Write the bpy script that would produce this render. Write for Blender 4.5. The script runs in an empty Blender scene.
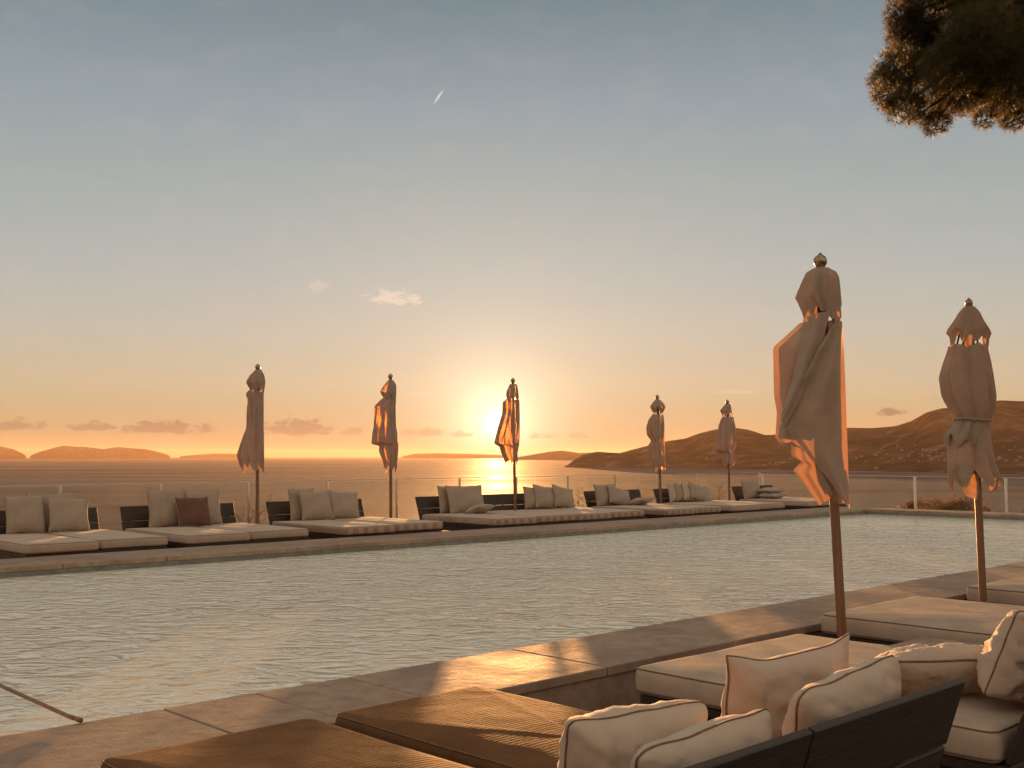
import bpy, bmesh, math, random
from mathutils import Vector, Matrix, noise
random.seed(7)
sc = bpy.context.scene
COL = sc.collection
R = math.radians
EXPO = 1.6
CAMZ = 1.35
AZ = R(45.85)                      # heading of the view, from +X (along the pool) towards +Y (the sea side)
F = 1090.0                         # focal length in pixels of the photograph
HOR = 456.5
FW = (math.cos(AZ), math.sin(AZ))
RT = (math.sin(AZ), -math.cos(AZ))

# ------------------------------------------------------------------ measuring helpers
def x_on_row(px, Y):
    """X of the spot on the line Y=const that was measured at column px of the photograph."""
    r = (px - 512) / F
    return Y * (FW[0] + RT[0] * r) / (FW[1] + RT[1] * r)

def depth(X, Y):
    return X * FW[0] + Y * FW[1]

# ------------------------------------------------------------------ object helpers
def tag(o, label=None, cat=None, group=None, kind=None):
    if label: o['label'] = label
    if cat: o['category'] = cat
    if group: o['group'] = group
    if kind: o['kind'] = kind
    return o

def empty(name, loc=(0, 0, 0), rz=0.0):
    o = bpy.data.objects.new(name, None)
    o.location = loc; o.rotation_euler = (0, 0, rz)
    o.empty_display_size = 0.2
    COL.objects.link(o)
    return o

def mobj(name, verts, faces, mat, parent=None, smooth=True, mats=None, fmat=None):
    me = bpy.data.meshes.new(name)
    me.from_pydata(verts, [], faces)
    me.update()
    for m in (mats or [mat]): me.materials.append(m)
    if smooth:
        me.polygons.foreach_set('use_smooth', [True] * len(me.polygons))
    if fmat:
        me.polygons.foreach_set('material_index', fmat)
    o = bpy.data.objects.new(name, me)
    COL.objects.link(o)
    if parent: o.parent = parent
    return o

def bobj(name, bm, mat, parent=None, smooth=False):
    me = bpy.data.meshes.new(name)
    bmesh.ops.recalc_face_normals(bm, faces=bm.faces)
    bm.to_mesh(me); bm.free()
    for m in (mat if isinstance(mat, list) else [mat]): me.materials.append(m)
    if smooth: me.polygons.foreach_set('use_smooth', [True] * len(me.polygons))
    o = bpy.data.objects.new(name, me)
    COL.objects.link(o)
    if parent: o.parent = parent
    return o

def box(bm, a, b, bev=0.0, seg=2, mtx=None):
    """axis aligned box from corner a to corner b, bevelled"""
    c = [(a[i] + b[i]) / 2 for i in range(3)]
    s = [abs(b[i] - a[i]) for i in range(3)]
    t = bmesh.new()
    bmesh.ops.create_cube(t, size=1)
    for v in t.verts:
        v.co = Vector((v.co.x * s[0], v.co.y * s[1], v.co.z * s[2]))
    if bev > 0:
        bmesh.ops.bevel(t, geom=list(t.edges), offset=bev, segments=seg, profile=0.5, affect='EDGES')
    for v in t.verts: v.co += Vector(c)
    if mtx:
        for v in t.verts: v.co = mtx @ v.co
    tmp = bpy.data.meshes.new('tmp'); t.to_mesh(tmp); t.free()
    bm.from_mesh(tmp); bpy.data.meshes.remove(tmp)

def tube_data(pts, rads, n=10, closed=False, cap=True):
    V, Fc = [], []
    pts = [Vector(p) for p in pts]
    if not isinstance(rads, (list, tuple)): rads = [rads] * len(pts)
    m = len(pts)
    up = None
    for i, p in enumerate(pts):
        if closed:
            d = pts[(i + 1) % m] - pts[(i - 1) % m]
        else:
            d = pts[min(i + 1, m - 1)] - pts[max(i - 1, 0)]
        d.normalize()
        if up is None:
            up = Vector((0, 0, 1)) if abs(d.z) < 0.9 else Vector((1, 0, 0))
        a = d.cross(up)
        if a.length < 1e-4: a = d.orthogonal()
        a.normalize(); b = a.cross(d).normalized(); up = b
        for k in range(n):
            t = 2 * math.pi * k / n
            V.append(p + (a * math.cos(t) + b * math.sin(t)) * rads[i])
    for i in range(m if closed else m - 1):
        j = (i + 1) % m
        for k in range(n):
            k2 = (k + 1) % n
            Fc.append((i * n + k, i * n + k2, j * n + k2, j * n + k))
    if cap and not closed:
        Fc.append(tuple(range(n - 1, -1, -1)))
        Fc.append(tuple((m - 1) * n + k for k in range(n)))
    return V, Fc

def tube(name, pts, rads, mat, parent=None, n=10, closed=False):
    V, Fc = tube_data(pts, rads, n, closed)
    return mobj(name, V, Fc, mat, parent)

def lathe(name, prof, mat, parent=None, n=20):
    V, Fc = [], []
    for (r, z) in prof:
        for k in range(n):
            t = 2 * math.pi * k / n
            V.append((r * math.cos(t), r * math.sin(t), z))
    for i in range(len(prof) - 1):
        for k in range(n):
            k2 = (k + 1) % n
            Fc.append((i * n + k, i * n + k2, (i + 1) * n + k2, (i + 1) * n + k))
    Fc.append(tuple(range(n - 1, -1, -1))); Fc.append(tuple((len(prof) - 1) * n + k for k in range(n)))
    return mobj(name, V, Fc, mat, parent)

def interp(tab, x):
    if x <= tab[0][0]: return tab[0][1:]
    for a, b in zip(tab, tab[1:]):
        if x <= b[0]:
            t = (x - a[0]) / (b[0] - a[0])
            return tuple(p + (q - p) * t for p, q in zip(a[1:], b[1:]))
    return tab[-1][1:]

# ------------------------------------------------------------------ materials
class NT:
    def __init__(self, mat):
        mat.use_nodes = True
        self.t = mat.node_tree
        self.t.nodes.clear()
    def n(self, typ, **kw):
        nd = self.t.nodes.new(typ)
        for k, v in kw.items():
            if k.startswith('_'): nd.inputs[k[1:].replace('_', ' ')].default_value = v
            else: setattr(nd, k, v)
        return nd
    def l(self, a, b): self.t.links.new(a, b)
    def val(self, x, sock):
        if hasattr(x, 'is_linked') or hasattr(x, 'links'): self.l(x, sock)
        else: sock.default_value = x
    def math(self, op, a, b=None, c=None, clamp=False):
        nd = self.n('ShaderNodeMath', operation=op); nd.use_clamp = clamp
        self.val(a, nd.inputs[0])
        if b is not None: self.val(b, nd.inputs[1])
        if c is not None: self.val(c, nd.inputs[2])
        return nd.outputs[0]
    def mix(self, fac, a, b, mode='MIX'):
        nd = self.n('ShaderNodeMix', data_type='RGBA', blend_type=mode)
        self.val(fac, nd.inputs[0])
        for x, s in ((a, nd.inputs[6]), (b, nd.inputs[7])):
            if isinstance(x, tuple): s.default_value = (*x[:3], 1)
            else: self.l(x, s)
        return nd.outputs[2]
    def ramp(self, fac, stops, interp='LINEAR'):
        nd = self.n('ShaderNodeValToRGB')
        cr = nd.color_ramp; cr.interpolation = interp
        while len(cr.elements) > 1: cr.elements.remove(cr.elements[-1])
        cr.elements[0].position = stops[0][0]
        c = stops[0][1]; cr.elements[0].color = (*c, 1) if isinstance(c, tuple) else (c, c, c, 1)
        for p, c in stops[1:]:
            e = cr.elements.new(p); e.color = (*c, 1) if isinstance(c, tuple) else (c, c, c, 1)
        self.l(fac, nd.inputs[0])
        return nd.outputs[0]

def mapped(t, scale=(1, 1, 1), coord='Object', rot=(0, 0, 0)):
    if coord == 'World':
        src = t.n('ShaderNodeNewGeometry').outputs['Position']
    else:
        src = t.n('ShaderNodeTexCoord').outputs[coord]
    mp = t.n('ShaderNodeMapping'); mp.inputs['Scale'].default_value = scale; mp.inputs['Rotation'].default_value = rot
    t.l(src, mp.inputs[0])
    return mp.outputs[0]

def noise_n(t, vec, scale, detail=4, rough=0.55, dist=0.0):
    nd = t.n('ShaderNodeTexNoise'); nd.inputs['Scale'].default_value = scale
    nd.inputs['Detail'].default_value = detail; nd.inputs['Roughness'].default_value = rough
    nd.inputs['Distortion'].default_value = dist
    t.l(vec, nd.inputs['Vector'])
    return nd.outputs['Fac']

def simple(name, c1, c2, rough=0.7, scale=6.0, bump=0.0, bscale=40.0, stretch=(1, 1, 1), metallic=0.0, spec=0.5, coord='Object', sheen=0.0, bdist=0.01):
    m = bpy.data.materials.new(name); t = NT(m)
    v = mapped(t, stretch, coord)
    f = noise_n(t, v, scale, 5)
    col = t.ramp(f, [(0.32, c1), (0.68, c2)])
    p = t.n('ShaderNodeBsdfPrincipled'); p.inputs['Roughness'].default_value = rough
    p.inputs['Metallic'].default_value = metallic; p.inputs['Specular IOR Level'].default_value = spec
    if sheen: p.inputs['Sheen Weight'].default_value = sheen
    t.l(col, p.inputs['Base Color'])
    if bump:
        b = t.n('ShaderNodeBump'); b.inputs['Strength'].default_value = bump; b.inputs['Distance'].default_value = bdist
        t.l(noise_n(t, v, bscale, 4), b.inputs['Height']); t.l(b.outputs[0], p.inputs['Normal'])
    o = t.n('ShaderNodeOutputMaterial'); t.l(p.outputs[0], o.inputs[0])
    return m

def cloth(name, c1, c2, trans=0.0, tcol=(0.9, 0.55, 0.3), weave=260.0, bump=0.25, soft=5.0, ribbed=False, sheen=0.15, fwd=0.0, spec=0.25):
    m = bpy.data.materials.new(name); t = NT(m)
    v = mapped(t)
    f = noise_n(t, v, 4.5, 6)
    col = t.ramp(f, [(0.3, c1), (0.7, c2)])
    fine = noise_n(t, v, weave, 2)
    b1 = t.n('ShaderNodeBump'); b1.inputs['Strength'].default_value = bump; b1.inputs['Distance'].default_value = 0.004
    if ribbed:
        w = t.n('ShaderNodeTexWave', wave_type='BANDS', bands_direction='Y'); w.inputs['Scale'].default_value = 11.0
        w.inputs['Distortion'].default_value = 0.9; w.inputs['Detail'].default_value = 2; w.inputs['Detail Scale'].default_value = 1.3
        t.l(v, w.inputs['Vector'])
        h = t.math('ADD', t.math('MULTIPLY', w.outputs['Fac'], 0.8), fine)
        t.l(h, b1.inputs['Height'])
    else:
        t.l(fine, b1.inputs['Height'])
    b2 = t.n('ShaderNodeBump'); b2.inputs['Strength'].default_value = 0.35; b2.inputs['Distance'].default_value = 0.03
    t.l(noise_n(t, v, soft, 3, 0.5, 0.6), b2.inputs['Height']); t.l(b1.outputs[0], b2.inputs['Normal'])
    p = t.n('ShaderNodeBsdfPrincipled'); p.inputs['Roughness'].default_value = 0.85
    p.inputs['Specular IOR Level'].default_value = spec; p.inputs['Sheen Weight'].default_value = sheen
    t.l(col, p.inputs['Base Color']); t.l(b2.outputs[0], p.inputs['Normal'])
    o = t.n('ShaderNodeOutputMaterial')
    if trans > 0:
        tr = t.n('ShaderNodeBsdfTranslucent'); t.l(t.mix(0.85, col, tcol), tr.inputs[0]); t.l(b2.outputs[0], tr.inputs['Normal'])
        mx = t.n('ShaderNodeMixShader'); mx.inputs[0].default_value = trans
        t.l(p.outputs[0], mx.inputs[1]); t.l(tr.outputs[0], mx.inputs[2])
        if fwd:   # canvas scatters mostly forwards when the sun is right behind it
            rf = t.n('ShaderNodeBsdfRefraction'); rf.inputs['Roughness'].default_value = 0.5; rf.inputs['IOR'].default_value = 1.08; rf.inputs[0].default_value = (1.0, 0.62, 0.30, 1)
            mf = t.n('ShaderNodeMixShader'); mf.inputs[0].default_value = fwd; t.l(mx.outputs[0], mf.inputs[1]); t.l(rf.outputs[0], mf.inputs[2]); mx = mf
        t.l(mx.outputs[0], o.inputs[0])
    else:
        t.l(p.outputs[0], o.inputs[0])
    return m

M = {}
M['coping'] = simple('stone_coping', (0.25, 0.185, 0.14), (0.37, 0.285, 0.215), rough=0.62, scale=2.2, bump=0.35, bscale=55, coord='World', bdist=0.004)
def m_coping():
    m = bpy.data.materials.new('honed_stone'); t = NT(m)
    v = mapped(t, coord='World')
    big = noise_n(t, v, 0.9, 4, 0.6, 0.3); fine = noise_n(t, v, 60, 3, 0.7); mid = noise_n(t, v, 7, 6, 0.65)
    c = t.ramp(mid, [(0.3, (0.23, 0.165, 0.125)), (0.5, (0.31, 0.235, 0.18)), (0.72, (0.38, 0.295, 0.225))])
    c = t.mix(t.ramp(big, [(0.42, 0.55), (0.56, 0.0)]), c, (0.17, 0.12, 0.09))
    c = t.mix(t.ramp(fine, [(0.6, 0.0), (0.75, 0.5)]), c, (0.14, 0.10, 0.08))
    b = t.n('ShaderNodeBump'); b.inputs['Strength'].default_value = 0.5; b.inputs['Distance'].default_value = 0.003; t.l(fine, b.inputs['Height'])
    b2 = t.n('ShaderNodeBump'); b2.inputs['Strength'].default_value = 0.4; b2.inputs['Distance'].default_value = 0.012; t.l(mid, b2.inputs['Height']); t.l(b.outputs[0], b2.inputs['Normal'])
    p = t.n('ShaderNodeBsdfPrincipled'); p.inputs['Specular IOR Level'].default_value = 0.2; t.l(c, p.inputs['Base Color']); t.l(b2.outputs[0], p.inputs['Normal'])
    t.l(t.ramp(big, [(0.4, 0.62), (0.6, 0.8)]), p.inputs['Roughness'])
    o = t.n('ShaderNodeOutputMaterial'); t.l(p.outputs[0], o.inputs[0])
    return m
M['coping'] = m_coping()
M['deck'] = simple('deck_stone', (0.07, 0.055, 0.045), (0.12, 0.095, 0.078), rough=0.7, scale=3, bump=0.3, bscale=40, coord='World')
M['pool_wall'] = simple('pool_tile', (0.12, 0.14, 0.13), (0.2, 0.22, 0.2), rough=0.4, scale=8, coord='World')
M['wood'] = simple('dark_timber', (0.014, 0.010, 0.007), (0.034, 0.022, 0.014), rough=0.55, scale=9, bump=0.3, bscale=30, stretch=(0.25, 4, 4))
M['pole_wood'] = simple('oiled_pole_wood', (0.13, 0.065, 0.035), (0.22, 0.11, 0.055), rough=0.38, scale=8, bump=0.15, bscale=40, stretch=(6, 6, 0.3))
M['brass'] = simple('aged_metal', (0.22, 0.17, 0.12), (0.4, 0.32, 0.22), rough=0.28, scale=30, metallic=0.9)
M['steel'] = simple('brushed_steel', (0.5, 0.48, 0.45), (0.68, 0.66, 0.62), rough=0.3, scale=20, metallic=0.8, stretch=(1, 1, 0.1))
M['white_metal'] = simple('painted_white_metal', (0.62, 0.6, 0.56), (0.8, 0.78, 0.74), rough=0.4, scale=10)
M['dark_metal'] = simple('dark_metal', (0.03, 0.028, 0.025), (0.07, 0.06, 0.05), rough=0.45, scale=15, metallic=0.6)
M['canopy'] = cloth('umbrella_canvas', (0.30, 0.26, 0.215), (0.38, 0.33, 0.27), trans=0.17, tcol=(0.80, 0.36, 0.12), fwd=0.035, weave=300, soft=7)
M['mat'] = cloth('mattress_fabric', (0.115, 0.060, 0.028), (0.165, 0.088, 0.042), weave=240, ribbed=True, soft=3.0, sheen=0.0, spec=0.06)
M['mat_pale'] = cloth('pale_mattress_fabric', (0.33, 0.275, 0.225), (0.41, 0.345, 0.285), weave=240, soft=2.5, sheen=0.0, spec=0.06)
M['mat_far'] = cloth('far_mattress_fabric', (0.35, 0.285, 0.225), (0.43, 0.355, 0.285), weave=240, soft=2.5)
M['pillow'] = cloth('cream_linen', (0.42, 0.355, 0.29), (0.52, 0.445, 0.365), trans=0.10, tcol=(0.8, 0.5, 0.3), weave=320, soft=9)
M['pillow_tan'] = cloth('tan_linen', (0.31, 0.255, 0.205), (0.39, 0.325, 0.26), trans=0.06, weave=320, soft=9)
M['pillow_brown'] = cloth('brown_linen', (0.10, 0.05, 0.035), (0.15, 0.08, 0.055), weave=320, soft=9)
M['piping'] = simple('brown_piping', (0.12, 0.072, 0.05), (0.2, 0.125, 0.085), rough=0.8, scale=60)
M['piping_tan'] = simple('tan_piping', (0.25, 0.18, 0.13), (0.35, 0.26, 0.19), rough=0.8, scale=60)
M['bark'] = simple('pine_bark', (0.06, 0.035, 0.022), (0.15, 0.085, 0.05), rough=0.9, scale=12, bump=0.8, bscale=14, stretch=(1, 1, 0.3), bdist=0.03)
M['house'] = simple('pale_render', (0.16, 0.13, 0.11), (0.3, 0.25, 0.21), rough=0.8, scale=0.01, coord='World')
M['roof'] = simple('terracotta_roof', (0.2, 0.09, 0.05), (0.28, 0.13, 0.08), rough=0.8, scale=0.05, coord='World')

def leaf_mat(name, c1, c2, tc):
    m = bpy.data.materials.new(name); t = NT(m)
    f = noise_n(t, mapped(t, coord='World'), 3.0, 4)
    col = t.ramp(f, [(0.35, c1), (0.65, c2)])
    p = t.n('ShaderNodeBsdfPrincipled'); p.inputs['Roughness'].default_value = 0.6; t.l(col, p.inputs['Base Color'])
    tr = t.n('ShaderNodeBsdfTranslucent'); tr.inputs[0].default_value = (*tc, 1)
    mx = t.n('ShaderNodeMixShader'); mx.inputs[0].default_value = 0.35
    t.l(p.outputs[0], mx.inputs[1]); t.l(tr.outputs[0], mx.inputs[2])
    o = t.n('ShaderNodeOutputMaterial'); t.l(mx.outputs[0], o.inputs[0])
    return m
M['needles'] = leaf_mat('pine_needles', (0.022, 0.034, 0.013), (0.045, 0.058, 0.02), (0.26, 0.19, 0.04))
M['scrub'] = leaf_mat('dry_scrub_leaves', (0.09, 0.062, 0.03), (0.16, 0.10, 0.045), (0.25, 0.13, 0.05))
M['scrub_dark'] = leaf_mat('dark_scrub_leaves', (0.03, 0.03, 0.015), (0.07, 0.055, 0.025), (0.15, 0.09, 0.03))

def m_lit_patches():  # mattress border with alternating lit and shaded patches painted into its colour
    m = bpy.data.materials.new('border_fabric_lit_patches'); t = NT(m)
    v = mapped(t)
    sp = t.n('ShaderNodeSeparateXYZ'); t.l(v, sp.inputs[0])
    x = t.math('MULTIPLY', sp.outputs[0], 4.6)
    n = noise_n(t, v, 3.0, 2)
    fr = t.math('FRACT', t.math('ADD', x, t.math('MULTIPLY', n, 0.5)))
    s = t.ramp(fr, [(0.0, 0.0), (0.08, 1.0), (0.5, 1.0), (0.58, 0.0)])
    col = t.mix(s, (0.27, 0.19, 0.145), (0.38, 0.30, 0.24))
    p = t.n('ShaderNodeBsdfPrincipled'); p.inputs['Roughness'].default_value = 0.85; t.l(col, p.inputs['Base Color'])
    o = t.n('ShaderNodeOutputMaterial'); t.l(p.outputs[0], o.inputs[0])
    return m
M['lit_patches'] = m_lit_patches()

def m_glass():
    m = bpy.data.materials.new('clear_glass'); t = NT(m)
    tr = t.n('ShaderNodeBsdfTransparent'); tr.inputs[0].default_value = (0.93, 0.95, 0.94, 1)
    gl = t.n('ShaderNodeBsdfGlossy'); gl.inputs['Roughness'].default_value = 0.02
    fr = t.n('ShaderNodeFresnel'); fr.inputs[0].default_value = 1.45
    mx = t.n('ShaderNodeMixShader'); bf = t.n('ShaderNodeNewGeometry').outputs['Backfacing']; t.l(t.math('MULTIPLY', fr.outputs[0], t.math('SUBTRACT', 1.0, bf)), mx.inputs[0]); t.l(tr.outputs[0], mx.inputs[1]); t.l(gl.outputs[0], mx.inputs[2])
    # a thin film of salt and dust catches the low light
    df = t.n('ShaderNodeBsdfTranslucent'); df.inputs[0].default_value = (0.7, 0.66, 0.6, 1)
    mx2 = t.n('ShaderNodeMixShader')
    t.l(t.math('MULTIPLY', t.ramp(noise_n(t, mapped(t, coord='World'), 1.2, 5), [(0.3, 0.0), (0.8, 1.0)]), 0.012), mx2.inputs[0])
    t.l(mx.outputs[0], mx2.inputs[1]); t.l(df.outputs[0], mx2.inputs[2])
    o = t.n('ShaderNodeOutputMaterial'); t.l(mx2.outputs[0], o.inputs[0])
    return m
M['glass'] = m_glass()

def m_pool():
    m = bpy.data.materials.new('pool_water'); t = NT(m)
    v1 = mapped(t, (1.0, 1.0, 1), 'World', (0, 0, -AZ))      # ripples run across the line of the breeze
    mp = t.n('ShaderNodeMapping'); mp.inputs['Scale'].default_value = (1.0, 0.58, 1.0); t.l(v1, mp.inputs[0])
    a0 = noise_n(t, mp.outputs[0], 5.0, 3, 0.5, 0.6)
    a = t.math('SUBTRACT', 1.0, t.math('ABSOLUTE', t.math('MULTIPLY', t.math('SUBTRACT', a0, 0.5), 3.2)))
    b = noise_n(t, mp.outputs[0], 2.0, 3, 0.5, 0.4)
    big = noise_n(t, v1, 0.13, 3, 0.5)
    calm = t.ramp(big, [(0.38, 0.45), (0.6, 1.0)])
    sp = t.n('ShaderNodeSeparateXYZ'); t.l(t.n('ShaderNodeNewGeometry').outputs['Position'], sp.inputs[0])
    far = t.math('SUBTRACT', 1.0, t.math('MULTIPLY', t.math('SMOOTH_MIN', t.math('MAXIMUM', t.math('MULTIPLY', t.math('SUBTRACT', sp.outputs[0], 13.0), 0.125), 0.0), 1.0, 0.1), 0.82))
    h = t.math('ADD', t.math('MULTIPLY', a, 0.55), t.math('MULTIPLY', b, 0.75))
    bm_ = t.n('ShaderNodeBump'); bm_.inputs['Distance'].default_value = 0.16
    t.l(t.math('MULTIPLY', calm, far), bm_.inputs['Strength']); t.l(h, bm_.inputs['Height'])
    p = t.n('ShaderNodeBsdfPrincipled'); p.inputs['Roughness'].default_value = 0.035; p.inputs['IOR'].default_value = 4.2
    p.inputs['Base Color'].default_value = (0.78, 0.77, 0.64, 1)
    t.l(bm_.outputs[0], p.inputs['Normal'])
    o = t.n('ShaderNodeOutputMaterial'); t.l(p.outputs[0], o.inputs[0])
    return m
M['pool'] = m_pool()

def m_sea():
    m = bpy.data.materials.new('sea_water'); t = NT(m)
    v = mapped(t, (1, 1, 1), 'World', (0, 0, -AZ))
    mp = t.n('ShaderNodeMapping'); mp.inputs['Scale'].default_value = (1.0, 0.35, 1.0); t.l(v, mp.inputs[0])
    a = noise_n(t, mp.outputs[0], 0.22, 5, 0.6, 0.4)
    bm_ = t.n('ShaderNodeBump'); bm_.inputs['Distance'].default_value = 1.6; bm_.inputs['Strength'].default_value = 1.0
    t.l(a, bm_.inputs['Height'])
    mp2 = t.n('ShaderNodeMapping'); mp2.inputs['Scale'].default_value = (1.0, 0.22, 1.0); t.l(v, mp2.inputs[0])
    streak = noise_n(t, mp2.outputs[0], 0.0035, 6, 0.62, 0.5)
    col = t.ramp(streak, [(0.35, (0.025, 0.032, 0.04)), (0.65, (0.105, 0.112, 0.115))])
    rg = t.ramp(streak, [(0.35, 0.80), (0.65, 0.65)])
    p = t.n('ShaderNodeBsdfPrincipled'); p.inputs['IOR'].default_value = 1.14
    t.l(col, p.inputs['Base Color']); t.l(rg, p.inputs['Roughness']); t.l(bm_.outputs[0], p.inputs['Normal'])
    o = t.n('ShaderNodeOutputMaterial'); t.l(p.outputs[0], o.inputs[0])
    return m
M['sea'] = m_sea()

def m_hill():
    m = bpy.data.materials.new('wooded_hillside'); t = NT(m)
    v = mapped(t, coord='World')
    f = noise_n(t, v, 0.012, 8, 0.65)
    g = noise_n(t, v, 0.0025, 4, 0.6)
    c1 = t.ramp(f, [(0.38, (0.03, 0.024, 0.016)), (0.55, (0.075, 0.05, 0.035)), (0.7, (0.22, 0.13, 0.085))])
    c = t.mix(t.ramp(g, [(0.45, 0.0), (0.62, 0.12)]), c1, (0.17, 0.10, 0.07))
    b = t.n('ShaderNodeBump'); b.inputs['Distance'].default_value = 14; b.inputs['Strength'].default_value = 0.8; t.l(f, b.inputs['Height'])
    p = t.n('ShaderNodeBsdfPrincipled'); p.inputs['Roughness'].default_value = 1.0; p.inputs['Specular IOR Level'].default_value = 0.0
    t.l(c, p.inputs['Base Color']); t.l(b.outputs[0], p.inputs['Normal'])
    o = t.n('ShaderNodeOutputMaterial'); t.l(p.outputs[0], o.inputs[0])
    return m
M['hill'] = m_hill()
M['earth'] = simple('dry_earth', (0.08, 0.05, 0.03), (0.16, 0.10, 0.06), rough=0.95, scale=0.6, bump=0.6, bscale=3, coord='World', bdist=0.1)

# ------------------------------------------------------------------ camera
cam = bpy.data.cameras.new('camera'); co = bpy.data.objects.new('camera', cam); COL.objects.link(co)
cam.sensor_width = 36; cam.lens = F / 1024 * 36; cam.clip_start = 0.1; cam.clip_end = 150000
pitch = math.atan((HOR - 384) / F)
dirv = Vector((FW[0] * math.cos(pitch), FW[1] * math.cos(pitch), math.sin(pitch)))
co.location = (0, 0, CAMZ); co.rotation_euler = dirv.to_track_quat('-Z', 'Y').to_euler()
sc.camera = co

# ------------------------------------------------------------------ sun and sky
SUN_AZ = AZ + math.atan(15 / F)
SUN_EL = math.atan((HOR - 424) / F)
sund = Vector((math.cos(SUN_AZ) * math.cos(SUN_EL), math.sin(SUN_AZ) * math.cos(SUN_EL), math.sin(SUN_EL)))
sl = bpy.data.lights.new('sun', 'SUN'); sl.energy = 5.0; sl.angle = R(0.5); sl.color = (1.0, 0.44, 0.15)
so = bpy.data.objects.new('sun', sl); COL.objects.link(so)
so.rotation_euler = sund.to_track_quat('Z', 'Y').to_euler(); so.location = (0, 0, 30)

w = bpy.data.worlds.new('World'); sc.world = w; t = NT(w)
geo = t.n('ShaderNodeTexCoord').outputs['Generated']
nrm = t.n('ShaderNodeVectorMath', operation='NORMALIZE'); t.l(geo, nrm.inputs[0])
sp = t.n('ShaderNodeSeparateXYZ'); t.l(nrm.outputs[0], sp.inputs[0])
el = t.math('MULTIPLY', t.math('ARCSINE', sp.outputs[2]), 180 / math.pi)
def rot_az(ref):  # azimuth in degrees to the right of heading ref
    c = t.math('ADD', t.math('MULTIPLY', sp.outputs[0], math.cos(ref)), t.math('MULTIPLY', sp.outputs[1], math.sin(ref)))
    s = t.math('ADD', t.math('MULTIPLY', sp.outputs[0], math.sin(ref)), t.math('MULTIPLY', sp.outputs[1], -math.cos(ref)))
    return t.math('MULTIPLY', t.math('ARCTAN2', s, c), 180 / math.pi)
az = rot_az(AZ)
dot = t.n('ShaderNodeVectorMath', operation='DOT_PRODUCT'); t.l(nrm.outputs[0], dot.inputs[0]); dot.inputs[1].default_value = tuple(sund)
gam = t.math('MULTIPLY', t.math('ARCCOSINE', t.math('MINIMUM', dot.outputs['Value'], 0.9999999)), 180 / math.pi)
base = t.ramp(t.math('DIVIDE', el, 60.0, clamp=True), [
    (0.0, (0.34, 0.235, 0.15)), (0.9 / 60, (0.38, 0.315, 0.175)), (2.0 / 60, (0.47, 0.38, 0.215)), (3.7 / 60, (0.52, 0.455, 0.31)), (6.5 / 60, (0.475, 0.475, 0.40)),
    (9.5 / 60, (0.41, 0.45, 0.43)), (13.0 / 60, (0.35, 0.41, 0.40)), (18 / 60, (0.265, 0.335, 0.375)),
    (23.2 / 60, (0.16, 0.235, 0.27)), (36 / 60, (0.36, 0.33, 0.285)), (1.0, (0.56, 0.46, 0.355))])
anti = t.ramp(t.math('DIVIDE', el, 60.0, clamp=True), [(0.0, (0.74, 0.48, 0.31)), (0.12, (0.86, 0.60, 0.41)), (0.3, (0.74, 0.57, 0.43)), (1.0, (0.56, 0.46, 0.355))])
side = t.ramp(t.math('DIVIDE', gam, 180.0, clamp=True), [(0.17, 0.0), (0.62, 1.0)])
sky = t.mix(side, base, anti)
def expf(a, scale, amp):
    return t.math('MULTIPLY', t.math('EXPONENT', t.math('MULTIPLY', a, -1.0 / scale)), amp)
def glow(c, s, amp):
    global sky
    g = expf(gam, s, amp)
    x = t.n('ShaderNodeVectorMath', operation='SCALE'); x.inputs[0].default_value = c; t.l(g, x.inputs['Scale'])
    y = t.n('ShaderNodeVectorMath', operation='ADD'); t.l(sky, y.inputs[0]); t.l(x.outputs[0], y.inputs[1]); sky = y.outputs[0]
glow((1.0, 0.72, 0.44), 8.0, 0.26)
glow((1.0, 0.80, 0.56), 1.5, 1.7)
g2 = t.math('POWER', t.math('DIVIDE', gam, 0.38), 2.0)
gg = expf(g2, 1.0, 2.2)
x = t.n('ShaderNodeVectorMath', operation='SCALE'); x.inputs[0].default_value = (1.0, 0.86, 0.7); t.l(gg, x.inputs['Scale'])
y = t.n('ShaderNodeVectorMath', operation='ADD'); t.l(sky, y.inputs[0]); t.l(x.outputs[0], y.inputs[1]); sky = y.outputs[0]
# clouds, as directions in the sky: (column, row, half width, half height) measured on the photograph -> degrees
cv = t.n('ShaderNodeCombineXYZ'); t.l(az, cv.inputs[0]); t.l(t.math('MULTIPLY', el, 2.2), cv.inputs[1])
cn = noise_n(t, cv.outputs[0], 1.5, 6, 0.62)
cn2 = noise_n(t, cv.outputs[0], 0.35, 4, 0.5)
deg = 180 / math.pi / F
def cloud(cx, cy, rx, ry, col, amt, flat=True, ns=2.2):
    global sky
    dx = t.math('DIVIDE', t.math('SUBTRACT', az, math.degrees(math.atan((cx - 512) / F))), rx * deg)
    e0 = math.degrees(math.atan((384 - cy) / F * math.cos(math.atan((cx - 512) / F)))) + math.degrees(pitch) * math.cos(math.atan((cx - 512) / F))
    dy = t.math('DIVIDE', t.math('SUBTRACT', el, e0), ry * deg)
    if flat:  # flat bottoms: stretch distances below the base
        dy = t.math('MAXIMUM', dy, t.math('MULTIPLY', dy, -2.6))
    q = t.math('ADD', t.math('MULTIPLY', dx, dx), t.math('MULTIPLY', dy, dy))
    f = t.math('ADD', t.math('SUBTRACT', 1.0, q), t.math('MULTIPLY', t.math('SUBTRACT', cn, 0.5), ns * 2))
    f = t.math('MULTIPLY', t.math('MULTIPLY', f, 1.6, clamp=True), amt)
    sky = t.mix(f, sky, col)
dk = (0.20, 0.15, 0.12)
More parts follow.
